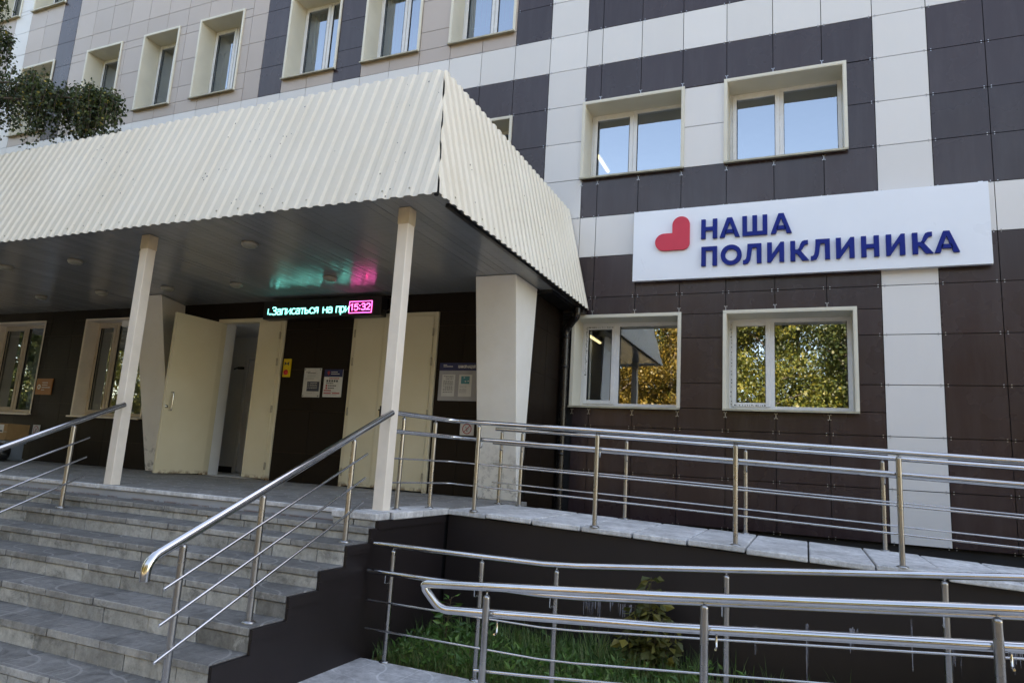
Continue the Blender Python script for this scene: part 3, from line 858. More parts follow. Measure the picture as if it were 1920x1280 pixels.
# dark stringer wall on the right flank
pts=[(-6.26,ZG-.04),(-6.26,-3.735)]
seq=list(reversed(steps))
pts=[(-6.60,ZG-.04),(-6.60,ZG-.002),(-6.178,ZG-.002)]
for i,(yf,z) in enumerate(seq):
    nxt=seq[i+1][0] if i+1<len(seq) else -4.35
    pts.append((yf+.007,z-.006)); pts.append((nxt+.007,z-.006))
pts+= [(-4.343,ZP-.056),(-3.21,ZP-.056),(-3.21,ZG-.04)]
sw=MB(); sw.prism(pts,'x',-3.999,-3.985)
# raised trim band along each tread end
for i,(yf,z) in enumerate(seq):
    nxt=seq[i+1][0] if i+1<len(seq) else -4.35
    sw.box((-3.984,yf+.004,z-.075),(-3.972,nxt-.0,z-.008)); 
    sw.box((-3.984,nxt-.0,z-.075),(-3.972,nxt+.03,(seq[i+1][1]-.076) if i+1<len(seq) else ZP-.13))
sw.box((-3.984,-4.34,ZP-.12),(-3.968,-3.22,ZP-.058))
sw.build('stringer_wall',M['wallpaint'],st)
ce=MB(); y=-3.19
while y>-4.15:
    ya=max(y-.48,-4.16); ce.box((-4.30,ya+.003,ZP-.055),(-3.955,y-.003,ZP+.003)); y=ya
ce.build('coping',M['slab'],st,.008)

# ================================================================== UPPER RAMP
ra=empty('wheelchair_ramp',(0,-2.6,ZG),'long wheelchair ramp of pale slabs over a dark brown wall beside the facade','ramp')
RF,RB=-3.24,-1.88
def zr(x): return -2.81-.0335*max(0,x+3.9)
dk=MB(); x=-3.96; rx1=8.5; k=0
while x<rx1:
    wd=.45 if k else .40; xb=x+wd
    jz=random.uniform(-.006,.006); jy=random.uniform(-.012,.012); th=.046
    a,b=x+.006,xb-.006
    sk=random.uniform(-.005,.005)
    dk.hexa([(a,RF+jy,zr(a)-th+jz),(b,RF+jy+sk,zr(b)-th+jz),(b,RB,zr(b)-th),(a,RB,zr(a)-th),(a,RF+jy,zr(a)+jz),(b,RF+jy+sk,zr(b)+jz),(b,RB,zr(b)+jz*.5),(a,RB,zr(a)+jz*.5)])
    x=xb; k+=1
dk.build('deck_slabs',M['slab'],ra,.010,2)
rw=MB()
wy0,wy1=RF+.05,RB-.02
rw.hexa([(-3.96,wy0,ZG-.04),(rx1,wy0,ZG-.04),(rx1,wy1,ZG-.04),(-3.96,wy1,ZG-.04),(-3.96,wy0,zr(-3.96)-.053),(rx1,wy0,zr(rx1)-.053),(rx1,wy1,zr(rx1)-.053),(-3.96,wy1,zr(-3.96)-.053)])
ls=rw
# lime streaks, thin skins 2 mm proud of the wall
for (xa,za,wd,h,n) in ((-2.62,-3.42,.16,.30,1),(-2.40,-3.43,.04,.20,1),(-2.32,-3.44,.12,.14,1),(-.905,-3.40,.05,.45,1),(.03,-3.42,.07,.35,1),(-.6,-3.39,.06,.25,0),(-1.25,-3.46,.02,.4,0),(-2.75,-3.25,.012,.35,0),(-.20,-3.28,.02,.4,1),(.35,-3.35,.1,.2,1),(.55,-3.3,.03,.4,0)):
    u=xa
    while u<xa+wd:
        w1=random.uniform(.004,.016); h1=h*random.uniform(.25,1.0)*(1 if n else .8); zt=za+random.uniform(-.012,.004)
        if random.random()<.75: ls.add([(u+w1*.3,wy0-.002,zt-h1),(u+w1*.6,wy0-.002,zt-h1),(u+w1*.9,wy0-.002,zt-h1*.5),(u+w1,wy0-.002,zt),(u,wy0-.002,zt),(u+w1*.1,wy0-.002,zt-h1*.5)],[(0,1,2,3,4,5)],1)
        u+=w1*random.uniform(.8,1.6)
rw.build('retaining_wall',[M['wallpaint'],M['lime']],ra)
tr_=MB(); tr_.hexa([(.0-3.95,RB+.0,ZG-.04),(rx1,RB,ZG-.04),(rx1,RB+.05,ZG-.04),(-3.95,RB+.05,ZG-.04),(-3.95,RB,zr(-3.95)-.1),(rx1,RB,zr(rx1)-.1),(rx1,RB+.05,zr(rx1)-.1),(-3.95,RB+.05,zr(-3.95)-.1)]); tr_.build('rear_wall',M['plinth'],ra)
# gap between ramp and facade
gp=MB(); gp.box((-4.02,RB+.06,ZG-.04),(rx1,.05,ZG+.3)); tag(gp.build('gravel_strip',M['plinth']),kind='structure')

# ================================================================== LOWER RAMP
lr=empty('lower_ramp',(0,-5,ZG),'lower ramp flight of grey paving rising to the right between two steel railings','ramp')
LF,LB=-5.66,-4.36
def zl(x): return ZG+.086*max(0,x+2.45)
d=MB(); x=-2.449
while x<8.4:
    xb=x+.5
    for (ya,yb) in ((LF,-5.0),(-5.0,LB)):
        d.hexa([(x+.003,ya+.003,zl(x)-.08),(xb-.003,ya+.003,zl(xb)-.08),(xb-.003,yb-.003,zl(xb)-.08),(x+.003,yb-.003,zl(x)-.08),(x+.003,ya+.003,zl(x)),(xb-.003,ya+.003,zl(xb)),(xb-.003,yb-.003,zl(xb)),(x+.003,yb-.003,zl(x))])
    x=xb
d.build('deck_slabs',M['paving'],lr,.006)
lw_=MB(); lw_.hexa([(-2.43,LF+.05,ZG-.045),(8.4,LF+.05,ZG-.045),(8.4,LB-.05,ZG-.045),(-2.43,LB-.05,ZG-.045),(-2.43,LF+.05,zl(-2.43)-.05),(8.4,LF+.05,zl(8.4)-.085),(8.4,LB-.05,zl(8.4)-.085),(-2.43,LB-.05,zl(-2.43)-.05)]); lw_.build('ramp_core',M['wallpaint'],lr)

# ================================================================== RAILINGS
HR,PR,TR,SR=.0215,.0195,.0075,.0185
def post_part(parent,x,y,z0,z1,r=PR,saddle=True):
    b=MB(); b.tube([(x,y,z0+.004),(x,y,z1-.030)],r,14)
    b.lathe((x,y,z1-.030),[(r,0),(r,.005),(r*.90,.012),(r*.66,.018),(r*.3,.0215),(.005,.022),(.005,.034)],16)
    b.lathe((x,y,z0),[(r+.022,.001),(r+.022,.006),(r+.012,.014),(r,.016)],18)
    return b.build('post',M['steel_post'],parent)
def rail(name,parent,path,r,n=14):
    b=MB(); b.tube(path,r,n); return b.build(name,M['steel'],parent)
def bend(a,b,c,rad=.1,k=5):
    a,b,c=Vector(a),Vector(b),Vector(c); p0=b+(a-b).normalized()*rad; p2=b+(c-b).normalized()*rad
    return [tuple(p0*(1-t)**2+b*2*t*(1-t)+p2*t*t) for t in [i/k for i in range(k+1)]]
def bracket(parent,x,y0,y1,z):
    b=MB(); b.tube([(x,y0,z-.075),(x,(y0+y1)/2,z-.08),(x,y1,z-.07),(x,y1,z-.015)],.0055,8); return b.build('bracket',M['steel'],parent)

GRP='stainless steel railings of the entrance'
# stair railings
def stair_rail(x,top_y,label,bottom=True):
    o=empty('stair_railing',(x,-5.2,ZP-.7),label,'railing',GRP)
    def zh(y): return -2.058+.4415*(y+4.234)
    yb=-6.27
    path=[(x,top_y,zh(top_y)),(x,-4.8,zh(-4.8)),(x,-5.5,zh(-5.5))]+bend((x,-5.9,zh(-5.9)),(x,yb-.045,zh(yb-.045)),(x,yb-.045,zh(yb-.045)-.2),.07,6)+[(x,yb-.045,zh(yb-.045)-.105)]
    rail('handrail',o,path,.0265,18)
    for (py,pz) in ((-4.585,-3.02),(-5.505,-3.435),(-6.09,-3.725)): post_part(o,x,py,pz,zh(py)-.02,.021)
    xo=x+.0
    for off in (.32,.52,.72):
        ya,yc=-4.43,-6.205
        za=zh(ya)-off*.87-.0; zc=zh(yc)-off*.93
        rail('infill_rail',o,[(xo+.026,ya,zh(ya)-off*.94+.095),(xo+.026,yc,zh(yc)-off*.94+.095)],.0085,10)
    return o
stair_rail(-4.10,-4.09,'diagonal stair railing in the foreground, ending at the right canopy post')
stair_rail(-7.36,-4.09,'diagonal stair railing farther left, ending at the left canopy post')

# upper ramp, front
o=empty('ramp_railing',(0,-3.2,-2.9),'upper ramp front railing along the slab edge, starting behind the right canopy post','railing',GRP)
H=(.822,.665,.435,.232)
posts=[(-4.12,-3.86),(-4.07,-3.38)]+[(-3.70+1.155*k,-3.2) for k in range(8)]
posts[2]=(-3.70,-3.2)
for (px,py) in posts: post_part(o,px,py,zr(px)+.0,zr(px)+H[0]-.018)
def upath(h,dy):
    st_=(-4.13,-4.02+.0,zr(-4)+h)
    c=(-4.0+dy*.3,-3.2+dy,zr(-4)+h)
    e=(8.3,-3.2+dy,zr(8.3)+h)
    return [st_]+bend(st_,c,e,.12,6)+[(-2,-3.2+dy,zr(-2)+h),(1,-3.2+dy,zr(1)+h),e]
rail('handrail',o,upath(H[0],0),HR); rail('lower_handrail',o,upath(H[1],.055),SR)
for h in H[2:]: rail('infill_rail',o,upath(h,.028),TR,10)
for (px,py) in posts[2:]: bracket(o,px+.012,py+.01,py+.055,zr(px)+H[1])
# upper ramp, rear
o=empty('ramp_railing',(0,-1.95,-2.9),'upper ramp rear railing closer to the facade, starting before the flared right pillar','railing',GRP)
posts=[(-4.01,-1.95),(-3.76,-1.95)]+[(-2.585+1.177*k,-1.95) for k in range(7)]
for (px,py) in posts: post_part(o,px,py,zr(px)-.0,zr(px)+H[0]-.018)
for h,dy,r_,nm in ((H[0],0,HR,'handrail'),(H[1],-.055,SR,'lower_handrail'),(H[2],-.028,TR,'infill_rail'),(H[3],-.028,TR,'infill_rail')):
    rail(nm,o,[(-4.09,-1.95+dy,zr(-4.09)+h),(-2,-1.95+dy,zr(-2)+h),(2,-1.95+dy,zr(2)+h),(8.3,-1.95+dy,zr(8.3)+h)],r_,14 if r_>.01 else 10)
for (px,py) in posts: bracket(o,px+.012,py-.01,py-.055,zr(px)+H[1])
# lower ramp, back
o=empty('ramp_railing',(0,-4.4,ZG),'lower back railing along the weed bed, starting by the stair flank wall','railing',GRP)
HL=(.835,.640,.425,.222)
posts=[(-3.775,-4.4),(-3.026,-4.4),(-2.457,-4.4),(-1.336,-4.4),(-.161,-4.4),(1.0,-4.4),(2.16,-4.4),(3.3,-4.4)]
for (px,py) in posts: post_part(o,px,py,zl(px),zl(px)+HL[0]-.02)
for h,dy,r_,nm in ((HL[0],0,.0205,'handrail'),(HL[1],-.055,.0185,'lower_handrail'),(HL[2],-.028,TR,'infill_rail'),(HL[3],-.028,TR,'infill_rail')):
    rail(nm,o,[(-3.95,-4.4+dy,zl(-3.9)+h),(-3.0,-4.4+dy,zl(-3.0)+h),(-2.55,-4.4+dy,zl(-2.6)+h),(-2.3,-4.4+dy,zl(-2.3)+h),(-1.0,-4.4+dy,zl(-1.0)+h),(4.5,-4.4+dy,zl(4.5)+h)],r_,14 if r_>.01 else 10)
for (px,py) in posts: bracket(o,px-.02,py-.01,py-.055,zl(px)+HL[1])
# lower ramp, front
o=empty('ramp_railing',(0,-5.58,ZG),'nearest ramp railing in the foreground with a looped left end','railing',GRP)
posts=[(-2.44,-5.58),(-1.316,-5.58),(-.161,-5.58),(1.0,-5.58),(2.15,-5.58)]
HF=(.845,.695,.425,.222)
for (px,py) in posts: post_part(o,px,py,zl(px),zl(px)+HF[0]-.02)
y_=-5.58; y2=-5.535
a=(-1.5,y_,zl(-1.5)+HF[0]); b=(-2.845,y_,ZG+HF[0]-.018); c=(-2.74,y2,ZG+HF[1]-.0); e=(-1.5,y2,zl(-1.5)+HF[1])
loop=[(4.4,y_,zl(4.4)+HF[0]),(1.5,y_,zl(1.5)+HF[0]),a]+bend(a,b,c,.05,6)+bend(b,c,e,.055,6)+[e,(1.5,y2,zl(1.5)+HF[1]),(4.4,y2,zl(4.4)+HF[1])]
rail('handrail',o,loop,.0225,16)
for h in HF[2:]: rail('infill_rail',o,[(-2.50,-5.555,zl(-2.5)+h),(-2.2,-5.555,zl(-2.2)+h),(4.4,-5.555,zl(4.4)+h)],TR,10)
for (px,py) in posts: bracket(o,px+.05,py+.012,y2,zl(px)+HF[1])

# ================================================================== SIGN
sg=empty('clinic_sign',(-.95,0,.18),'large white wall sign reading НАША ПОЛИКЛИНИКА with a red logo','sign')
b=MB(); b.box((-3.022,-.10,.18),(1.122,-.035,1.172)); b.box((-2.9,-.034,.3),(-2.8,.0,1.0)); b.box((.9,-.034,.3),(1.0,0,1.0)); b.box((1.03,-.06,1.172),(1.08,-.04,1.195))
b.build('sign_panel',M['sign_white'],sg,.004)
def arc(cx,cz,r,a0,a1,n=10): return [(cx+r*math.cos(R(a0+(a1-a0)*i/n)),cz+r*math.sin(R(a0+(a1-a0)*i/n))) for i in range(n+1)]
S=.057
def letter(ch,x0,x1,z0,z1):
    w_=x1-x0; h=z1-z0; P=[]
    L=lambda *pts: P.append([(x0+u,z0+v) for u,v in pts])
    if ch=='Н': L((0,0),(S,0),(S,h),(0,h)); L((w_-S,0),(w_,0),(w_,h),(w_-S,h)); L((S,h*.41),(w_-S,h*.41),(w_-S,h*.41+.05),(S,h*.41+.05))
    elif ch=='П': L((0,0),(S,0),(S,h-.054),(w_-S,h-.054),(w_-S,0),(w_,0),(w_,h),(0,h))
    elif ch=='Ш':
        L((0,0),(w_,0),(w_,.052),(0,.052)); L((0,.052),(S,.052),(S,h),(0,h)); L((w_/2-S/2,.052),(w_/2+S/2,.052),(w_/2+S/2,h),(w_/2-S/2,h)); L((w_-S,.052),(w_,.052),(w_,h),(w_-S,h))
    elif ch=='И': L((0,0),(S*.75,0),(w_-S,h*.60),(w_-S,0),(w_,0),(w_,h),(w_-S*.75,h),(S,h*.40),(S,h),(0,h))
    elif ch=='А':
        m_=w_/2; L((0,0),(S*1.05,0),(m_,h*.78),(m_,h),(m_-S*.55,h)); L((w_,0),(m_+S*.55,h),(m_,h),(m_,h*.78),(w_-S*1.05,0))
        k1=.20*h; k2=.385*h; xl=lambda v: S*1.05+(m_-S*1.05)*v/(h*.78)
        L((xl(k1)-.012,k1),(w_-xl(k1)+.012,k1),(w_-xl(k2)+.012,k2),(xl(k2)-.012,k2))
    elif ch=='О':
        n=32; cx,cz=w_/2,h/2; ro_x,ro_z=w_/2+.004,h/2+.006; ri=S*.98
        for i in range(n):
            a0,a1=2*math.pi*i/n,2*math.pi*(i+1)/n
            L((cx+(ro_x-ri)*math.cos(a0),cz+(ro_z-ri)*math.sin(a0)),(cx+ro_x*math.cos(a0),cz+ro_z*math.sin(a0)),(cx+ro_x*math.cos(a1),cz+ro_z*math.sin(a1)),(cx+(ro_x-ri)*math.cos(a1),cz+(ro_z-ri)*math.sin(a1)))
    elif ch=='Л':
        L((w_-S,0),(w_,0),(w_,h),(w_-S,h)); xl=.055
        L((xl,h-.054),(w_-S,h-.054),(w_-S,h),(xl,h))
        L((0,-.004),(.02,-.006),(.062,.006),(.088,.05),(.100,.12),(xl+S,h-.054),(xl,h-.054),(.045,.10),(.036,.062),(.02,.047),(0,.048))
    elif ch=='К':
        L((0,0),(S,0),(S,h),(0,h)); L((S,h*.36),(.075,h*.36),(w_-S*1.25,0),(w_+.004,0),(.118,h*.50),(.112,h*.55),(S,h*.55))
        L((.085,h*.55),(.118,h*.47),(.150,h*.66),(.168,h*.78),(.185,h*.80),(w_-.004,h*.80),(w_-.004,h),(.165,h*.995),(.135,h*.95),(.115,h*.80),(.10,h*.62))
    mb=MB()
    for poly in P: mb.prism(poly,'y',-.136,-.102)
    o=mb.build('letter',M['blue'],sg)
    return o
for ch,a,b_ in (('Н',-2.105,-1.90),('А',-1.868,-1.617),('Ш',-1.584,-1.28),('А',-1.239,-.990)): letter(ch,a,b_,.708,.975)
for ch,a,b_ in zip('ПОЛИКЛИНИКА',(-2.10,-1.85,-1.577,-1.284,-1.01,-.775,-.49,-.214,.053,.326,.548),(-1.90,-1.596,-1.352,-1.082,-.80,-.557,-.286,-.02,.252,.534,.80)): letter(ch,a,b_,.334,.595)
lg=arc(-2.370,.931,.115,0,180,14)+[(-2.485,.819)]+arc(-2.594,.699,.1205,90,270,14)+arc(-2.345,.668,.09,270,360,8)
mb=MB(); mb.prism(lg,'y',-.136,-.102); mb.build('logo',M['red'],sg,.004)

# ================================================================== LED DISPLAY
ld=empty('scrolling_display',(-7.2,-1.3,-.47),'black LED display with cyan text and pink clock above the doors','display')
b=MB(); b.box((-8.24,-1.40,-.485),(-6.17,-1.26,-.215)); b.build('housing',M['black'],ld,.006)
b=MB(); b.box((-8.0,-1.26,-.34),(-7.95,-1.16,-.30)); b.box((-6.5,-1.26,-.34),(-6.45,-1.16,-.30)); b.tube([(-6.17,-1.35,-.40),(-6.12,-1.34,-.42),(-6.07,-1.33,-.38),(-6.07,-1.30,-.28),(-6.12,-1.27,-.22),(-6.2,-1.25,-.20)],.007,8); b.tube([(-7.75,-1.25,-.21),(-7.6,-1.24,-.19),(-7.45,-1.25,-.21)],.007,8); b.build('cable',M['black'],ld)
def el(cx,cz,rx,rz,a0,a1,n=12): return [(cx+rx*math.cos(R(a0+(a1-a0)*i/n)),cz+rz*math.sin(R(a0+(a1-a0)*i/n))) for i in range(n+1)]
GL={   # strokes on a grid: x-height 1.0, capital height 1.36 (advance width, strokes)
 'З':(.86,[el(.38,1.03,.34,.30,150,-90,10)+el(.38,.36,.40,.36,90,-150,10)]),
 'а':(.80,[el(.36,.72,.28,.26,150,0,8)+[(.64,.0)],el(.34,.28,.32,.27,60,330,14)]),
 'п':(.80,[[(.08,0),(.08,.98),(.68,.98),(.68,0)]]),
 'и':(.82,[[(.08,1),(.08,.06),(.70,.94),(.70,0)],[(.70,1),(.70,.9)]]),
 'с':(.74,[el(.42,.5,.36,.48,50,310,16)]),
 'т':(.70,[[(.02,.95),(.64,.95)],[(.33,.95),(.33,0)]]),
 'ь':(.74,[[(.08,1),(.08,.06),(.34,.06)]+el(.34,.32,.28,.26,-90,90,8)+[(.08,.58)]]),
 'я':(.76,[[(.64,0),(.64,.95),(.34,.95)]+el(.34,.69,.27,.26,90,270,8)+[(.64,.43)],[(.34,.43),(.04,0)]]),
 'н':(.80,[[(.08,0),(.08,1)],[(.68,0),(.68,1)],[(.08,.52),(.68,.52)]]),
 'р':(.80,[[(.08,-.38),(.08,1)],el(.38,.5,.32,.48,150,-150,16)]),
 'И':(1.0,[[(.1,1.36),(.1,.06),(.84,1.30),(.84,0)]]),'Н':(1.0,[[(.1,0),(.1,1.36)],[(.84,0),(.84,1.36)],[(.1,.7),(.84,.7)]]),
 'Ф':(1.1,[[(.52,0),(.52,1.36)],el(.52,.72,.44,.40,0,360,18)]),'О':(1.1,[el(.52,.68,.44,.64,0,360,20)]),
 'Р':(.95,[[(.1,0),(.1,1.30),(.5,1.30)]+el(.5,.95,.32,.35,90,-90,8)+[(.1,.6)]]),'М':(1.2,[[(.1,0),(.1,1.33),(.56,.35),(1.02,1.33),(1.02,0)]]),
 'А':(1.0,[[(.04,0),(.48,1.33),(.92,0)],[(.2,.42),(.76,.42)]]),'Ц':(1.05,[[(.1,1.36),(.1,.06),(.80,.06),(.80,1.36)],[(.80,.06),(.98,.06),(.98,-.3)]]),
 'Я':(1.0,[[(.84,0),(.84,1.30),(.45,1.30)]+el(.45,.98,.32,.32,90,270,8)+[(.84,.66)],[(.45,.66),(.08,0)]]),
 '1':(.75,[[(.12,1.05),(.42,1.33),(.42,0)]]),'5':(.92,[[(.78,1.30),(.20,1.30),(.14,.74)]+el(.42,.42,.36,.42,125,-150,12)]),
 '3':(.92,[el(.42,1.01,.34,.32,150,-90,10)+el(.42,.36,.38,.34,90,-150,10)]),'2':(.92,[el(.44,.98,.34,.36,165,-30,10)+[(.10,.06),(.80,.06)]]),
 ':':(.44,[[(.2,.18),(.2,.36)],[(.2,.86),(.2,1.04)]]),' ':(.42,[]),'.':(.36,[[(.15,.0),(.15,.20)]])}
def strokes(body,mat,parent,name,x0,x1,y,z0,unit,wd):
    """lettering drawn as flat strokes 1 mm thick; unit = x-height"""
    tot=sum(GL[c][0] for c in body); k=(x1-x0)/tot; mb=MB(); x=x0; lay=0
    for c in body:
        for st_ in GL[c][1]:
            P=[Vector((x+u*k,z0+v*unit)) for u,v in st_]; lay=(lay+1)%7; yy=y-.00012*lay
            L_=[];R_=[]
            for i,p_ in enumerate(P):
                d1=(P[i]-P[i-1]).normalized() if i>0 else None; d2=(P[i+1]-P[i]).normalized() if i<len(P)-1 else None
                if d1 is None: t_=d2; f_=1; p_=p_-t_*wd*.25
                elif d2 is None: t_=d1; f_=1; p_=p_+t_*wd*.25
                else:
                    t_=d1+d2; t_=t_.normalized() if t_.length>.01 else d2; f_=min(1.8,1/max(.45,t_.dot(d2)))
                nn=Vector((-t_.y,t_.x))*wd*.5*f_
                L_.append(p_+nn); R_.append(p_-nn)
            n=len(P); vs_=[(q.x,yy,q.y) for q in L_]+[(q.x,yy,q.y) for q in R_]
            mb.add(vs_,[(i,i+n,i+n+1,i+1) for i in range(n-1)])
        x+=GL[c][0]*k
    return mb.build(name,mat,parent)
lit='led_cyan'
strokes('Записаться',M[lit],ld,'display_text',-8.075,-7.222,-1.405,-.424,.083,.0165)
strokes('на',M[lit],ld,'display_text',-7.152,-6.972,-1.405,-.424,.083,.0165)
strokes('при',M[lit],ld,'display_text',-6.922,-6.685,-1.405,-.424,.083,.0165)
b=MB(); b.box((-8.118,-1.406,-.424),(-8.096,-1.402,-.402)); b.box((-8.150,-1.406,-.418),(-8.140,-1.402,-.330)); b.build('display_text',M[lit],ld)
ck=MB()
cx0,cx1,cz0,cz1=-6.697,-6.318,-.444,-.276; e=.008
for q in (((cx0,cz0),(cx1,cz0+e)),((cx0,cz1-e),(cx1,cz1)),((cx0,cz0+e),(cx0+e,cz1-e)),((cx1-e,cz0+e),(cx1,cz1-e))): ck.box((q[0][0],-1.410,q[0][1]),(q[1][0],-1.404,q[1][1]))
ck.build('clock_border',M['led_pink'],ld)
b=MB(); b.box((cx0+e,-1.4075,cz0+e),(cx1-e,-1.4035,cz1-e)); b.build('clock_field',simple('clock field',(.03,.004,.02),.4),ld)
strokes('15:32',M['led_pink'],ld,'clock_digits',cx0+.018,cx1-.018,-1.4095,cz0+.040,.067,.017)

# ================================================================== NOTICES
def bar_lines(mb,x0,x1,z,h,mi,y,gap=.006,seg=6):
    x=x0
    while x<x1-.004:
        wv=random.uniform(.012,.032); xe=min(x+wv,x1); mb.add([(x,y,z),(xe,y,z),(xe,y,z+h),(x,y,z+h)],[(0,1,2,3)],mi); x=xe+gap
# plaque with opening hours
q=MB(); y=YV-.004
q.box((-7.553,y-.012,-1.60),(-7.25,y,-1.18),0); yf=y-.0135
q.add([(-7.48,yf,-1.515),(-7.262,yf,-1.515),(-7.262,yf,-1.375),(-7.48,yf,-1.375)],[(0,1,2,3)],1)
q.add([(-7.512,yf,-1.247),(-7.497,yf,-1.247),(-7.497,yf,-1.232),(-7.512,yf,-1.232)],[(0,1,2,3)],2)
bar_lines(q,-7.485,-7.44,-1.238,.008,2,yf,.004); bar_lines(q,-7.485,-7.34,-1.258,.010,2,yf,.003)
for z in (-1.285,-1.298,-1.311): bar_lines(q,-7.49,-7.34,z,.006,3,yf)
bar_lines(q,-7.51,-7.37,-1.336,.006,2,yf)
for z in (-1.40,-1.425,-1.45,-1.475): bar_lines(q,-7.465,-7.445,z,.007,0,yf-.001); bar_lines(q,-7.43,-7.30,z,.008,0,yf-.001)
bar_lines(q,-7.49,-7.37,-1.545,.006,3,yf)
for sx_,sz_ in ((-7.535,-1.20),(-7.268,-1.20),(-7.535,-1.58),(-7.268,-1.58)): q.lathe((sx_,yf,sz_),[(0,-.006),(.006,-.005),(.009,0)],10,2,'y')
tag(q.build('notice_plate',[simple('silver plate',(.50,.49,.47),.3,0,.05,6),M['navy2'],M['ink'],M['grey_ink']]),'silver wall plaque with a dark slate panel, left of the white poster','plaque')
q=MB(); q.box((-7.192,y-.008,-1.592),(-6.874,y,-1.198),0); yf=y-.0095
q.add([(-7.192,yf,-1.305),(-6.874,yf,-1.305),(-6.874,yf,-1.198),(-7.192,yf,-1.198)],[(0,1,2,3)],1)
q.prism(arc(-7.118,-1.245,.024,0,180,8)+[(-7.118,-1.285)],'y',yf-.002,yf-.0005,3)
bar_lines(q,-7.075,-6.965,-1.240,.010,0,yf-.001,.003); bar_lines(q,-7.075,-6.925,-1.268,.011,0,yf-.001,.003)
bar_lines(q,-7.10,-6.925,-1.334,.014,3,yf,.003)
for k in range(5):
    x=-7.145+.042*k; q.add([(x,yf,-1.378),(x+.030,yf,-1.378),(x+.030,yf,-1.348),(x,yf,-1.348)],[(0,1,2,3)],2)
bar_lines(q,-7.145,-7.02,-1.404,.014,2,yf,.004)
for z in (-1.442,-1.478): q.add([(-7.150,yf,z),(-7.122,yf,z),(-7.122,yf,z+.026),(-7.150,yf,z+.026)],[(0,1,2,3)],3)
bar_lines(q,-7.11,-6.97,-1.438,.015,2,yf,.004); bar_lines(q,-7.11,-7.0,-1.473,.014,2,yf,.003)
q.add([(-7.178,yf,-1.507),(-7.05,yf,-1.507),(-7.05,yf,-1.492),(-7.178,yf,-1.492)],[(0,1,2,3)],3)
for x in (-7.178,-7.03): q.add([(x,yf,-1.545),(x+.13,yf,-1.545),(x+.13,yf,-1.530),(x,yf,-1.530)],[(0,1,2,3)],3)
for z in (-1.520,-1.560,-1.572): bar_lines(q,-7.175,-6.95,z,.005,4,yf)
tag(q.build('opening_hours_poster',[M['paper'],M['navy'],M['ink'],M['red_ink'],M['grey_ink']]),'white opening-hours poster with navy header and red print between the doors','poster')
# information board
ib=empty('information_board',(-5.0,YV,-1.61),'grey information board with navy header and two sheets beside the right pillar','notice board')
q=MB(); q.box((-5.318,y-.014,-1.607),(-4.62,y,-1.21),0); q.build('board',M['board'],ib,.003)
q=MB(); q.box((-5.318,y-.016,-1.209),(-4.62,y,-1.108)); q.build('header',M['navy'],ib,.002)
strokes('ИНФОРМАЦИЯ',M['paper'],ib,'header_text',-5.04,-4.79,y-.0175,-1.178,.026,.008)
q=MB(); bar_lines(q,-5.26,-5.21,-1.142,.010,0,y-.0175,.002); bar_lines(q,-5.26,-5.12,-1.162,.010,0,y-.0175,.002); q.build('header_text',M['paper'],ib)
q=MB(); q.box((-5.267,y-.017,-1.55),(-5.075,y-.0145,-1.265),0)
for i,z in enumerate((-1.29,-1.305,-1.325,-1.35,-1.37,-1.385,-1.40,-1.425,-1.44,-1.455,-1.475,-1.50)): bar_lines(q,-5.245+(.03 if i in(1,2,8) else 0),-5.10,z,.007,1,y-.018)
q.build('notice_sheet',[M['paper'],M['ink']],ib)
q=MB(); q.box((-5.017,y-.017,-1.55),(-4.83,y-.0145,-1.265),0)
q.add([(-4.985,y-.018,-1.385),(-4.862,y-.018,-1.385),(-4.862,y-.018,-1.285),(-4.985,y-.018,-1.285)],[(0,1,2,3)],2)
for z in (-1.41,-1.43,-1.455,-1.47,-1.485,-1.50): bar_lines(q,-5.0,-4.90,z,.006,1,y-.018)
for (a,c) in ((-4.95,-1.31),(-4.93,-1.36),(-4.89,-1.355)): q.add([(a,y-.019,c),(a+.02,y-.019,c),(a+.02,y-.019,c+.014),(a,y-.019,c+.014)],[(0,1,2,3)],0)
q.build('notice_sheet',[M['paper'],M['grey_ink'],M['teal']],ib)
# no smoking signs
def nosmoke(x0,x1,z0,z1,label):
    q=MB(); q.box((x0,y-.004,z0),(x1,y,z1),0); cx,cz=(x0+x1)/2,(z0+z1)/2; r=min(x1-x0,z1-z0)*.40; n=28; yf=y-.0052
    for i in range(n):
        a0,a1=2*math.pi*i/n,2*math.pi*(i+1)/n
        q.add([(cx+r*.84*math.cos(a0),yf,cz+r*.84*math.sin(a0)),(cx+r*math.cos(a0),yf,cz+r*math.sin(a0)),(cx+r*math.cos(a1),yf,cz+r*math.sin(a1)),(cx+r*.84*math.cos(a1),yf,cz+r*.84*math.sin(a1))],[(0,1,2,3)],1)
    def strip(u0,v0,u1,v1,t,mi,yy):
        d=Vector((u1-u0,v1-v0)).normalized(); nn=Vector((-d.y,d.x))*t*r
        q.add([(cx+u0*r+nn.x,yy,cz+v0*r+nn.y),(cx+u0*r-nn.x,yy,cz+v0*r-nn.y),(cx+u1*r-nn.x,yy,cz+v1*r-nn.y),(cx+u1*r+nn.x,yy,cz+v1*r+nn.y)],[(0,1,2,3)],mi)
    strip(-.30,.45,.02,-.30,.085,3,yf-.0004); strip(.02,-.30,.10,-.50,.11,2,yf-.0006); strip(.18,.05,.38,.02,.05,2,yf-.0006)
    strip(-.62,-.62,.62,.62,.075,1,yf-.001)
    return tag(q.build('no_smoking_sign',[M['paper'],M['red_ink'],M['ink'],M['grey_ink']]),label,'sign','no smoking signs')
nosmoke(-4.958,-4.76,-2.045,-1.88,'square no-smoking sign under the information board')
nosmoke(-13.406,-13.215,-2.365,-2.19,'small no-smoking sign on the dark wall below the brown plaque')
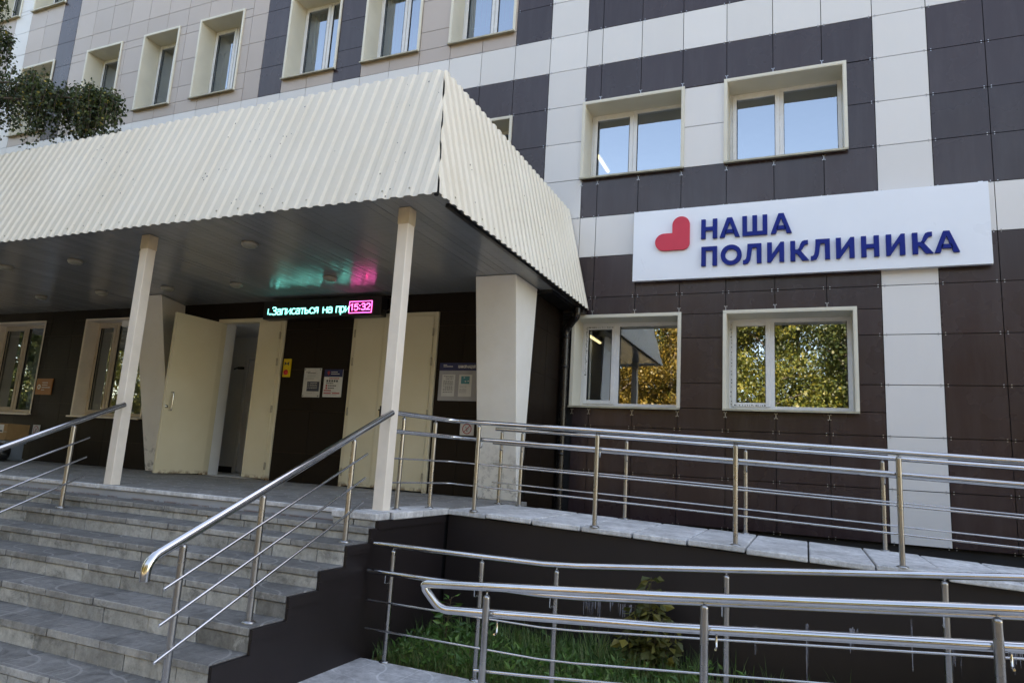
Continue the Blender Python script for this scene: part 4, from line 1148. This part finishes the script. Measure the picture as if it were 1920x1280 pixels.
# yellow call button plate
yb_=empty('call_button_plate',(-7.88,YV,-1.31),'yellow plate with a black symbol and red button beside the open door','sign')
q=MB(); q.box((-7.94,y-.03,-1.312),(-7.815,y,-1.043)); q.build('plate',M['yellow'],yb_,.004)
q=MB(); q.lathe((-7.878,y-.031,-1.245),[(0,-.02),(.034,-.018),(.040,-.008),(.040,0)],20,0,'y'); q.build('button',M['lamp_red'],yb_)
q=MB(); cx,cz=-7.878,-1.115
for s_ in (-1,1):
    q.prism([(cx,cz),(cx+s_*.042,cz+.030),(cx+s_*.042,cz-.030)],'y',y-.0325,y-.0305)
q.prism(arc(cx,cz,.010,0,340,12),'y',y-.0335,y-.0326); q.build('symbol',M['ink'],yb_)
# brown plaque
q=MB(); q.box((-13.51,y-.01,-1.655),(-13.08,y,-1.37),0)
q.prism(arc(-13.425,-1.52,.045,0,345,20),'y',y-.0125,y-.0105,1); q.prism(arc(-13.425,-1.52,.020,0,340,12),'y',y-.0140,y-.0126,0)
for z,x1_ in ((-1.45,-13.2),(-1.492,-13.2),(-1.535,-13.13),(-1.578,-13.27)): bar_lines(q,-13.35,x1_,z,.014,1,y-.0115,.004)
tag(q.build('wall_plaque',[M['orange'],M['paper']]),'orange-brown wall plaque with white lettering between the left windows','plaque')

# ================================================================== DOWNPIPE
dp=empty('downpipe',(-3.95,-.1,ZP),'dark brown downpipe in the corner beside the lower window','downpipe')
xp,yp=-3.945,-.085
b=MB(); b.tube([(xp,yp,-3.2),(xp,yp,-.56)],.047,18); b.build('pipe',M['pipe'],dp)
b=MB(); b.tube([(xp,yp,-.60)]+bend((xp,yp,-.6),(xp,yp,-.47),(xp+.16,yp-.10,-.33),.06,6)+[(xp+.13,yp-.08,-.355)]+bend((xp+.1,yp-.06,-.38),(xp+.19,yp-.12,-.31),(xp+.19,yp-.12,-.18),.05,5)+[(xp+.19,yp-.12,-.19)],.048,18); b.build('elbow',M['pipe'],dp)
for z in (-.58,-1.0,-2.2):
    b=MB(); b.lathe((xp,yp,z),[(.047,-.018),(.053,-.018),(.053,.018),(.047,.018)],18); b.box((xp-.01,yp,z-.01),(xp+.01,-.001,z+.01)); b.build('clamp',M['pipe'],dp)
b=MB(); b.box((CX-.33,-.16,ZSOF-.10),(CX-.02,-.03,ZSOF-.052)); b.build('gutter_end',M['pipe'],dp,.01)

# ================================================================== THINGS LEFT BY THE WALL
bx=MB(); bx.box((-13.66,-1.78,-2.475),(-13.07,-1.42,-2.205),0); bx.box((-13.67,-1.785,-2.345),(-13.065,-1.775,-2.335),1)
bx.box((-13.42,-1.784,-2.36),(-13.16,-1.7805,-2.225),2)
for (a,b_,c,d_) in ((-13.26,-13.18,-2.345,-2.315),(-13.40,-13.34,-2.26,-2.25)): bx.box((a,-1.786,c),(b_,-1.7842,d_),3)
tag(bx.build('cardboard_box',[M['card'],M['sill'],M['paper'],M['ink']],None,.004),'brown cardboard box with a white shipping label on the pale crate','box')
cr_=MB(); cr_.box((-13.62,-1.76,ZP),(-13.10,-1.44,-2.478)); cr_.box((-13.64,-1.78,-2.53),(-13.08,-1.42,-2.50)); cr_.box((-13.64,-1.78,ZP),(-13.08,-1.42,ZP+.03))
tag(cr_.build('storage_crate',M['crate'],None,.012),'pale blue-grey crate on the landing under the cardboard box','crate')
bg_=MB(); vs_=[]; 
n,mm=14,9
for i in range(mm+1):
    v=i/mm; rr=(.24*math.sin(math.pi*min(1,v*.86+.14))**.6)*(1 if v<.9 else .5)
    for k in range(n):
        a=2*math.pi*k/n; q_=rr*(1+.12*math.sin(3*a+2*v*3)+.06*random.random())
        vs_.append((-12.98+q_*math.cos(a)*1.1,-1.95+q_*math.sin(a)*.8,ZP+.30*v))
bg_.add(vs_,[(i*n+k,i*n+(k+1)%n,(i+1)*n+(k+1)%n,(i+1)*n+k) for i in range(mm) for k in range(n)]+[tuple(range(mm*n,mm*n+n))],0,True)
tag(bg_.build('refuse_bag',M['bag']),'slumped dark bag on the landing in front of the pale crate','bag')

# fluorescent lamps seen through two windows
def tube_lamp(x,y0,y1,z,label):
    o=empty('fluorescent_lamp',(x,(y0+y1)/2,z),label,'ceiling light','lit tube lamps inside')
    b=MB(); b.box((x-.06,y0,z-.03),(x+.06,y1,z)); b.build('housing',M['pvc'],o,.005)
    b=MB(); b.box((x-.022,y0+.03,z-.055),(x+.022,y1-.03,z-.031)); b.build('tube',M['tube_light'],o,.008)
tube_lamp(-4.26,2.1,2.9,3.24,'lit tube lamp behind the left upper window beside the canopy')
tube_lamp(-4.64,3.2,4.1,.145,'lit tube lamp behind the ground-floor window beside the downpipe')

# ================================================================== VEGETATION
def leaf_quad(mb,c,d,s,asp=.6,mi=0,curl=.25):
    d=Vector(d).normalized(); ref=Vector((random.gauss(0,1),random.gauss(0,1),random.gauss(0,1)))
    sd_=d.cross(ref).normalized(); nn=sd_.cross(d); c=Vector(c)
    mb.add([c, c+d*s*.45+sd_*s*asp*.5+nn*s*curl*.2, c+d*s, c+d*s*.45-sd_*s*asp*.5+nn*s*curl*.2],[(0,1,2,3)],mi)
# weeping birch reaching over the canopy from the left
bt=empty('birch_tree',(-14.6,-6.4,ZG),'weeping birch with dark green hanging foliage above the canopy at left','tree')
b=MB(); b.tube([(-14.6,-6.4,ZG-.05),(-14.5,-6.3,-1.5),(-14.4,-6.15,1.0),(-14.2,-5.9,3.4),(-14.1,-5.7,6.2),(-14.2,-5.7,9.0)],.19,14,0,True,.05); b.build('trunk',M['birch_bark'],bt)
br=MB(); fo=MB()
limbs=[]
def limb(p0,p1,sag,r0,r1,n=8):
    p0,p1=Vector(p0),Vector(p1); pts=[]
    for i in range(n+1):
        t=i/n; q=p0.lerp(p1,t); q.z+=math.sin(t*math.pi)*sag; q.x+=.04*math.sin(t*9+p0.z); pts.append(q)
    br.tube(pts,r0,7,0,True,r1); limbs.append(pts); return pts
def bough(pts,r0,r1):
    pts=[Vector(p) for p in pts]; out=[]
    for i in range(len(pts)-1):
        for k in range(4):
            q=pts[i].lerp(pts[i+1],k/4); q.z+=.03*math.sin(i*3+k*1.7); q.y+=.03*math.cos(i*2+k*2.1); out.append(q)
    out.append(pts[-1]); br.tube(out,r0,7,0,True,r1); return out
B1=bough([(-14.3,-6.0,1.7),(-12.6,-4.7,2.25),(-11.7,-3.95,2.40),(-11.15,-3.75,2.36)],.028,.008)
B2=bough([(-14.3,-6.0,1.9),(-12.4,-4.6,2.35),(-11.2,-3.9,2.44),(-10.45,-3.65,2.36),(-10.05,-3.6,2.2)],.026,.007)
B3=bough([(-14.35,-6.05,1.5),(-12.2,-4.5,1.95),(-10.7,-3.75,2.18),(-9.7,-3.55,2.18),(-9.17,-3.5,1.98)],.026,.006)
B4=bough([(-14.2,-5.9,3.2),(-13.0,-4.7,4.3),(-12.1,-3.9,4.55),(-11.85,-3.75,4.3)],.05,.010)
B5=bough([(-14.1,-5.8,4.0),(-13.2,-4.6,5.2),(-12.1,-3.9,5.4),(-11.95,-3.8,5.2)],.045,.010)
B7=bough([(-14.1,-5.8,2.9),(-13.0,-4.6,3.5),(-12.05,-3.8,3.6),(-11.8,-3.7,3.4)],.045,.010)
B6=bough([(-14.3,-6.0,1.3),(-12.8,-4.8,1.7),(-11.9,-4.0,1.95)],.024,.007)
def strand(p,length,dens=1.0):
    p=Vector(p); dx,dy=random.uniform(-.25,.30),random.uniform(-.2,.2); pts=[p]
    n=max(3,int(length/.10))
    for i in range(n):
        t=(i+1)/n
        pts.append(p+Vector((dx*t**.6*length*.7+random.gauss(0,.015),dy*t*length*.6,-length*t**1.25+.10*math.sin(t*2.4))))
    br.tube(pts,.0035,4,0,False,.0015)
    for i in range(len(pts)-1):
        for _ in range(int(7*dens)):
            c=pts[i].lerp(pts[i+1],random.random())+Vector((random.gauss(0,.035),random.gauss(0,.035),random.gauss(0,.03)))
            leaf_quad(fo,c,(random.gauss(0,.7),random.gauss(0,.7),-.7+random.gauss(0,.4)),random.uniform(.034,.056),.75)
def hang(pts,t0,ncl,per,l0,l1,spread,dens):
    for c in range(ncl):
        t=(t0+(1-t0)*(c+random.uniform(.2,.8))/ncl)*(len(pts)-1); i=min(int(t),len(pts)-2); q=pts[i].lerp(pts[i+1],t-i)
        q=q+Vector((random.gauss(0,spread*.6),random.gauss(0,spread),random.uniform(-.10,.10))); L_=random.uniform(l0,l1)
        for _ in range(per):
            strand(q+Vector((random.gauss(0,.07),random.gauss(0,.09),random.gauss(0,.05))),L_*random.uniform(.35,1.12),dens)
hang(B1,.42,9,13,.60,1.1,.12,1.0); hang(B2,.50,12,12,.55,1.1,.12,1.0); hang(B3,.64,11,12,.45,1.0,.09,1.0); hang(B6,.40,9,12,.4,.9,.16,1.0)
hang(B4,.62,7,12,.7,1.5,.10,1.0); hang(B5,.62,7,12,.8,1.6,.10,1.0); hang(B7,.62,7,12,.6,1.3,.12,1.0)
for _ in range(70):  # rest of the crown, out of view, added to darken the left steps
    a=random.random()*6.283; rr=2.7*random.random()**.5; cx,cy_,cz=-13.9+rr*math.cos(a),-8.1+rr*math.sin(a),random.uniform(-1.5,7.0); cr_=random.uniform(.45,.85)
    if cy_>-6.0 and cx>-12.6: continue
    for _ in range(120):
        d=Vector((random.gauss(0,1),random.gauss(0,1),random.gauss(0,1.3))).normalized()*cr_*random.random()**.4
        leaf_quad(fo,(cx+d.x,cy_+d.y,cz+d.z),(random.gauss(0,.7),random.gauss(0,.7),-.7),random.uniform(.09,.14),.75)
br.build('branches',M['bark'],bt); fo.build('foliage',M['birch_leaf'],bt)

# trees across the yard (reflected in the panes) and left ones added to block sky
def crown_mesh(seed,h,rad,base,mat,nclump,nleaf,ls):
    rnd=random.Random(seed); mb=MB()
    cl_=[]
    for i in range(nclump):
        t=rnd.random(); z=base+(h-base)*t; rr=rad*(math.sin(math.pi*min(.97,t*.86+.12))**.7)
        a=rnd.random()*2*math.pi; q=rr*rnd.random()**.5
        cl_.append((q*math.cos(a),q*math.sin(a),z,rnd.uniform(.55,1.15)*rad*.30))
    st_=random.getstate(); random.seed(seed)
    for (cx,cy_,cz,cr_) in cl_:
        for _ in range(nleaf):
            d=Vector((random.gauss(0,1),random.gauss(0,1),random.gauss(0,.75))); d.normalize(); d*=cr_*random.random()**.4
            nn=(d.normalized()+Vector((random.gauss(0,.45),random.gauss(0,.45),random.gauss(.25,.45)))).normalized(); tt=nn.cross(Vector((random.gauss(0,1),random.gauss(0,1),random.gauss(0,1)))).normalized(); uu=nn.cross(tt)
            sz=random.uniform(.6,1.3)*ls; c_=Vector((cx+d.x,cy_+d.y,cz+d.z)); mb.add([c_,c_+tt*sz*.5+uu*sz*.4,c_+tt*sz,c_+tt*sz*.5-uu*sz*.4],[(0,1,2,3)])
    random.setstate(st_); return mb,cl_
def yard_tree(x,y_,seed,h,rad,base,mat,label):
    o=empty('yard_tree',(x,y_,ZG-.05),label,'tree','autumn trees across the yard')
    mb,cl_=crown_mesh(seed,h,rad,base,mat,110,250,.17)
    mb.v=[(a+x,b+y_,c+ZG) for a,b,c in mb.v]
    mb.build('crown',M[mat],o)
    t=MB(); t.tube([(x,y_,ZG-.08),(x+.1,y_,ZG+h*.3),(x-.05,y_+.1,ZG+h*.6),(x,y_,ZG+h*.93)],.22,10,0,True,.04)
    for (cx,cy_,cz,_) in cl_[:22]:
        z0=max(base*.7,cz-1.6); t.tube([(x,y_,ZG+z0),(x+cx*.5,y_+cy_*.5,ZG+(z0+cz)/2+.2),(x+cx,y_+cy_,ZG+cz)],.06,6,0,False,.015)
    t.build('trunk',M['bark'],o); return o
yt=[yard_tree(-11.5,-29,11,14.5,4.2,1.6,'gold_leaf','golden autumn tree across the yard, mirrored in the left lower pane'),
    yard_tree(-3.4,-30,12,14.0,4.0,1.2,'olive_leaf','yellow-green autumn tree across the yard, mirrored in the right lower pane'),
    yard_tree(1.5,-33,13,15.5,4.4,1.5,'green_leaf','dark green tree across the yard, mirrored at the right pane edge')]
more=[(0,-24,-31),(1,-18,-33),(0,-31,-28),(2,-38,-29),(1,-44,-27),(0,-50,-30),(2,-57,-27),(1,-64,-31),(0,6.5,-30),(1,12,-28),(0,19,-31),(2,26,-33),(1,-7.2,-37),(0,-14,-39),(2,-27,-39),(1,3,-41),(0,-35,-40),(0,-46,-38),(2,-14.5,-15.5),(2,-22,-12.5),(2,-27,-18),(2,-31,-9),(2,-38,-14),(2,-45,-7),(1,-1,-36),(0,-9,-33.5),(0,-20,-37),(2,9,-36),(1,15.5,-37),(0,22,-39),(1,30,-29),(0,36,-33),(2,43,-30),(1,-12,-45),(2,-4,-46),(0,5,-47),(1,-30,-46),(0,-41,-47),(1,12.5,-46)]  # near-left green ones stand out of view, added to keep sky light off
for k,(s_,x,y_) in enumerate(more):
    src=yt[s_]
    copy_thing(src,(x-src.location.x,y_-src.location.y,0),'one of the trees round the yard, the near left ones added to block sky light','autumn trees across the yard')

# weeds by the wall
gr=MB()
def blade(x,y_,z,h,lean,wd):
    a=random.random()*6.283; dx,dy=math.cos(a)*lean,math.sin(a)*lean; px,py=-math.sin(a)*wd,math.cos(a)*wd
    P0=Vector((x,y_,z)); vv=[]
    for t,ww in ((0,1),(.4,.9),(.75,.6),(1,.05)):
        q=P0+Vector((dx*t*t,dy*t*t,h*(t-.28*t*t*lean/max(h,.01)))); vv+= [q+Vector((px,py,0))*ww,q-Vector((px,py,0))*ww]
    gr.add(vv,[(0,1,3,2),(2,3,5,4),(4,5,7,6)],1)
def dens(x): return 1.0 if x<-2.1 else (.40 if x<-1.55 else (.10 if x<-1.1 else .03))
cnt=0
while cnt<6500:
    x=random.uniform(-3.93,2.0); y_=random.uniform(-4.34,-3.22)
    if random.random()>dens(x): continue
    if x<-3.3 and y_>-3.9+(x+3.3)*.5 and random.random()<.6: continue
    blade(x,y_,ZG-.05,random.uniform(.07,.24)*(1.2 if y_>-3.8 else .85),random.uniform(.02,.15),random.uniform(.0016,.0036)); cnt+=1
for _ in range(1900):
    x=random.uniform(-3.9,-1.2); y_=random.uniform(-4.34,-3.25)
    if random.random()>dens(x): continue
    a=random.random()*6.283; e=random.uniform(.1,1.2); z=ZG-.03+random.random()*.13
    leaf_quad(gr,(x,y_,z),(math.cos(a),math.sin(a),e),random.uniform(.04,.095),random.uniform(.3,.5),0,.8)
tag(gr.build('grass',[M['weed'],M['grass_blade']]),kind='stuff')
def weed_plant(x,y_,h,label,mat='weed',nl=22,ls=.10,name='weed_plant',asp=.45,spread=.05):
    o=empty(name,(x,y_,ZG-.05),label,'plant')
    s=MB(); f=MB(); tx,ty=random.uniform(-.04,.04),random.uniform(-.03,.03)
    pts=[(x+tx*t*t,y_+ty*t,ZG-.05+h*t) for t in (0,.25,.5,.75,1)]
    s.tube(pts,.006,6,0,True,.002)
    for k in range(nl):
        t=.12+.88*k/nl; a=k*2.4+random.random()*.6
        c=Vector((x+tx*t*t,y_+ty*t,ZG-.05+h*t)); el=random.uniform(-.15,.6)
        L_=spread*(1.15-t)+.02
        d_=Vector((math.cos(a),math.sin(a)*.8,el)); e2=c+d_*L_
        s.tube([c,e2],.0022,4,0,False)
        leaf_quad(f,e2,d_+Vector((0,0,-.2)),ls*random.uniform(.7,1.25)*(1.1-.4*t),asp,0,.6)
    s.build('stem',M['stem'],o); f.build('leaves',M[mat],o); return o
weed_plant(-3.62,-3.75,.44,'tall jagged-leaved weed by the wall at the left end of the bed','weed',30,.12)
def shrub():
    x,y_=-2.02,-3.5; o=empty('sapling_shrub',(x,y_,ZG-.05),'yellowish leafy sapling standing against the dark ramp wall','shrub')
    s=MB(); f=MB()
    stems=[((0,0),(.03,.02),.75),((.03,.02),(-.10,.05),.52),((-.02,.0),(.14,-.06),.48),((.05,0),(.22,.04),.36),((-.04,0),(-.17,-.02),.34),((0,.03),(.07,.1),.60)]
    for (a,b_),(c,d_),h in stems:
        pts=[(x+a+(c-a)*t,y_+b_+(d_-b_)*t,ZG-.05+h*t) for t in (0,.3,.6,1)]
        s.tube(pts,.006,6,0,True,.002)
        n=int(130*h)
        for k in range(n):
            t=.10+.9*(k/n)
            if h>.7 and .70<t<.93 and random.random()<.55: continue
            p_=Vector((x+a+(c-a)*t,y_+b_+(d_-b_)*t,ZG-.05+h*t)); an=k*2.4; rr=random.uniform(.03,.085)*(1.15-.7*t)
            dd=Vector((math.cos(an),math.sin(an),random.uniform(-.3,.3)))
            s.tube([p_,p_+dd*rr],.0018,4,0,False)
            leaf_quad(f,p_+dd*rr,dd+Vector((0,0,-.35)),random.uniform(.065,.11),.68,0,.7)
    s.build('stem',M['stem'],o); f.build('leaves',M['shrub_leaf'],o)
shrub()
def tuft():
    x,y_=-2.38,-3.55; o=empty('grass_tuft',(x,y_,ZG-.05),'tall arching grass tuft left of the sapling','grass tuft')
    global gr
    gr=MB()
    for _ in range(70): blade(x+random.gauss(0,.06),y_+random.gauss(0,.05),ZG-.05,random.uniform(.18,.40),random.uniform(.08,.32),.0035)
    gr.mi=[0]*len(gr.mi); gr.build('blades',M['grass_blade'],o)
tuft()
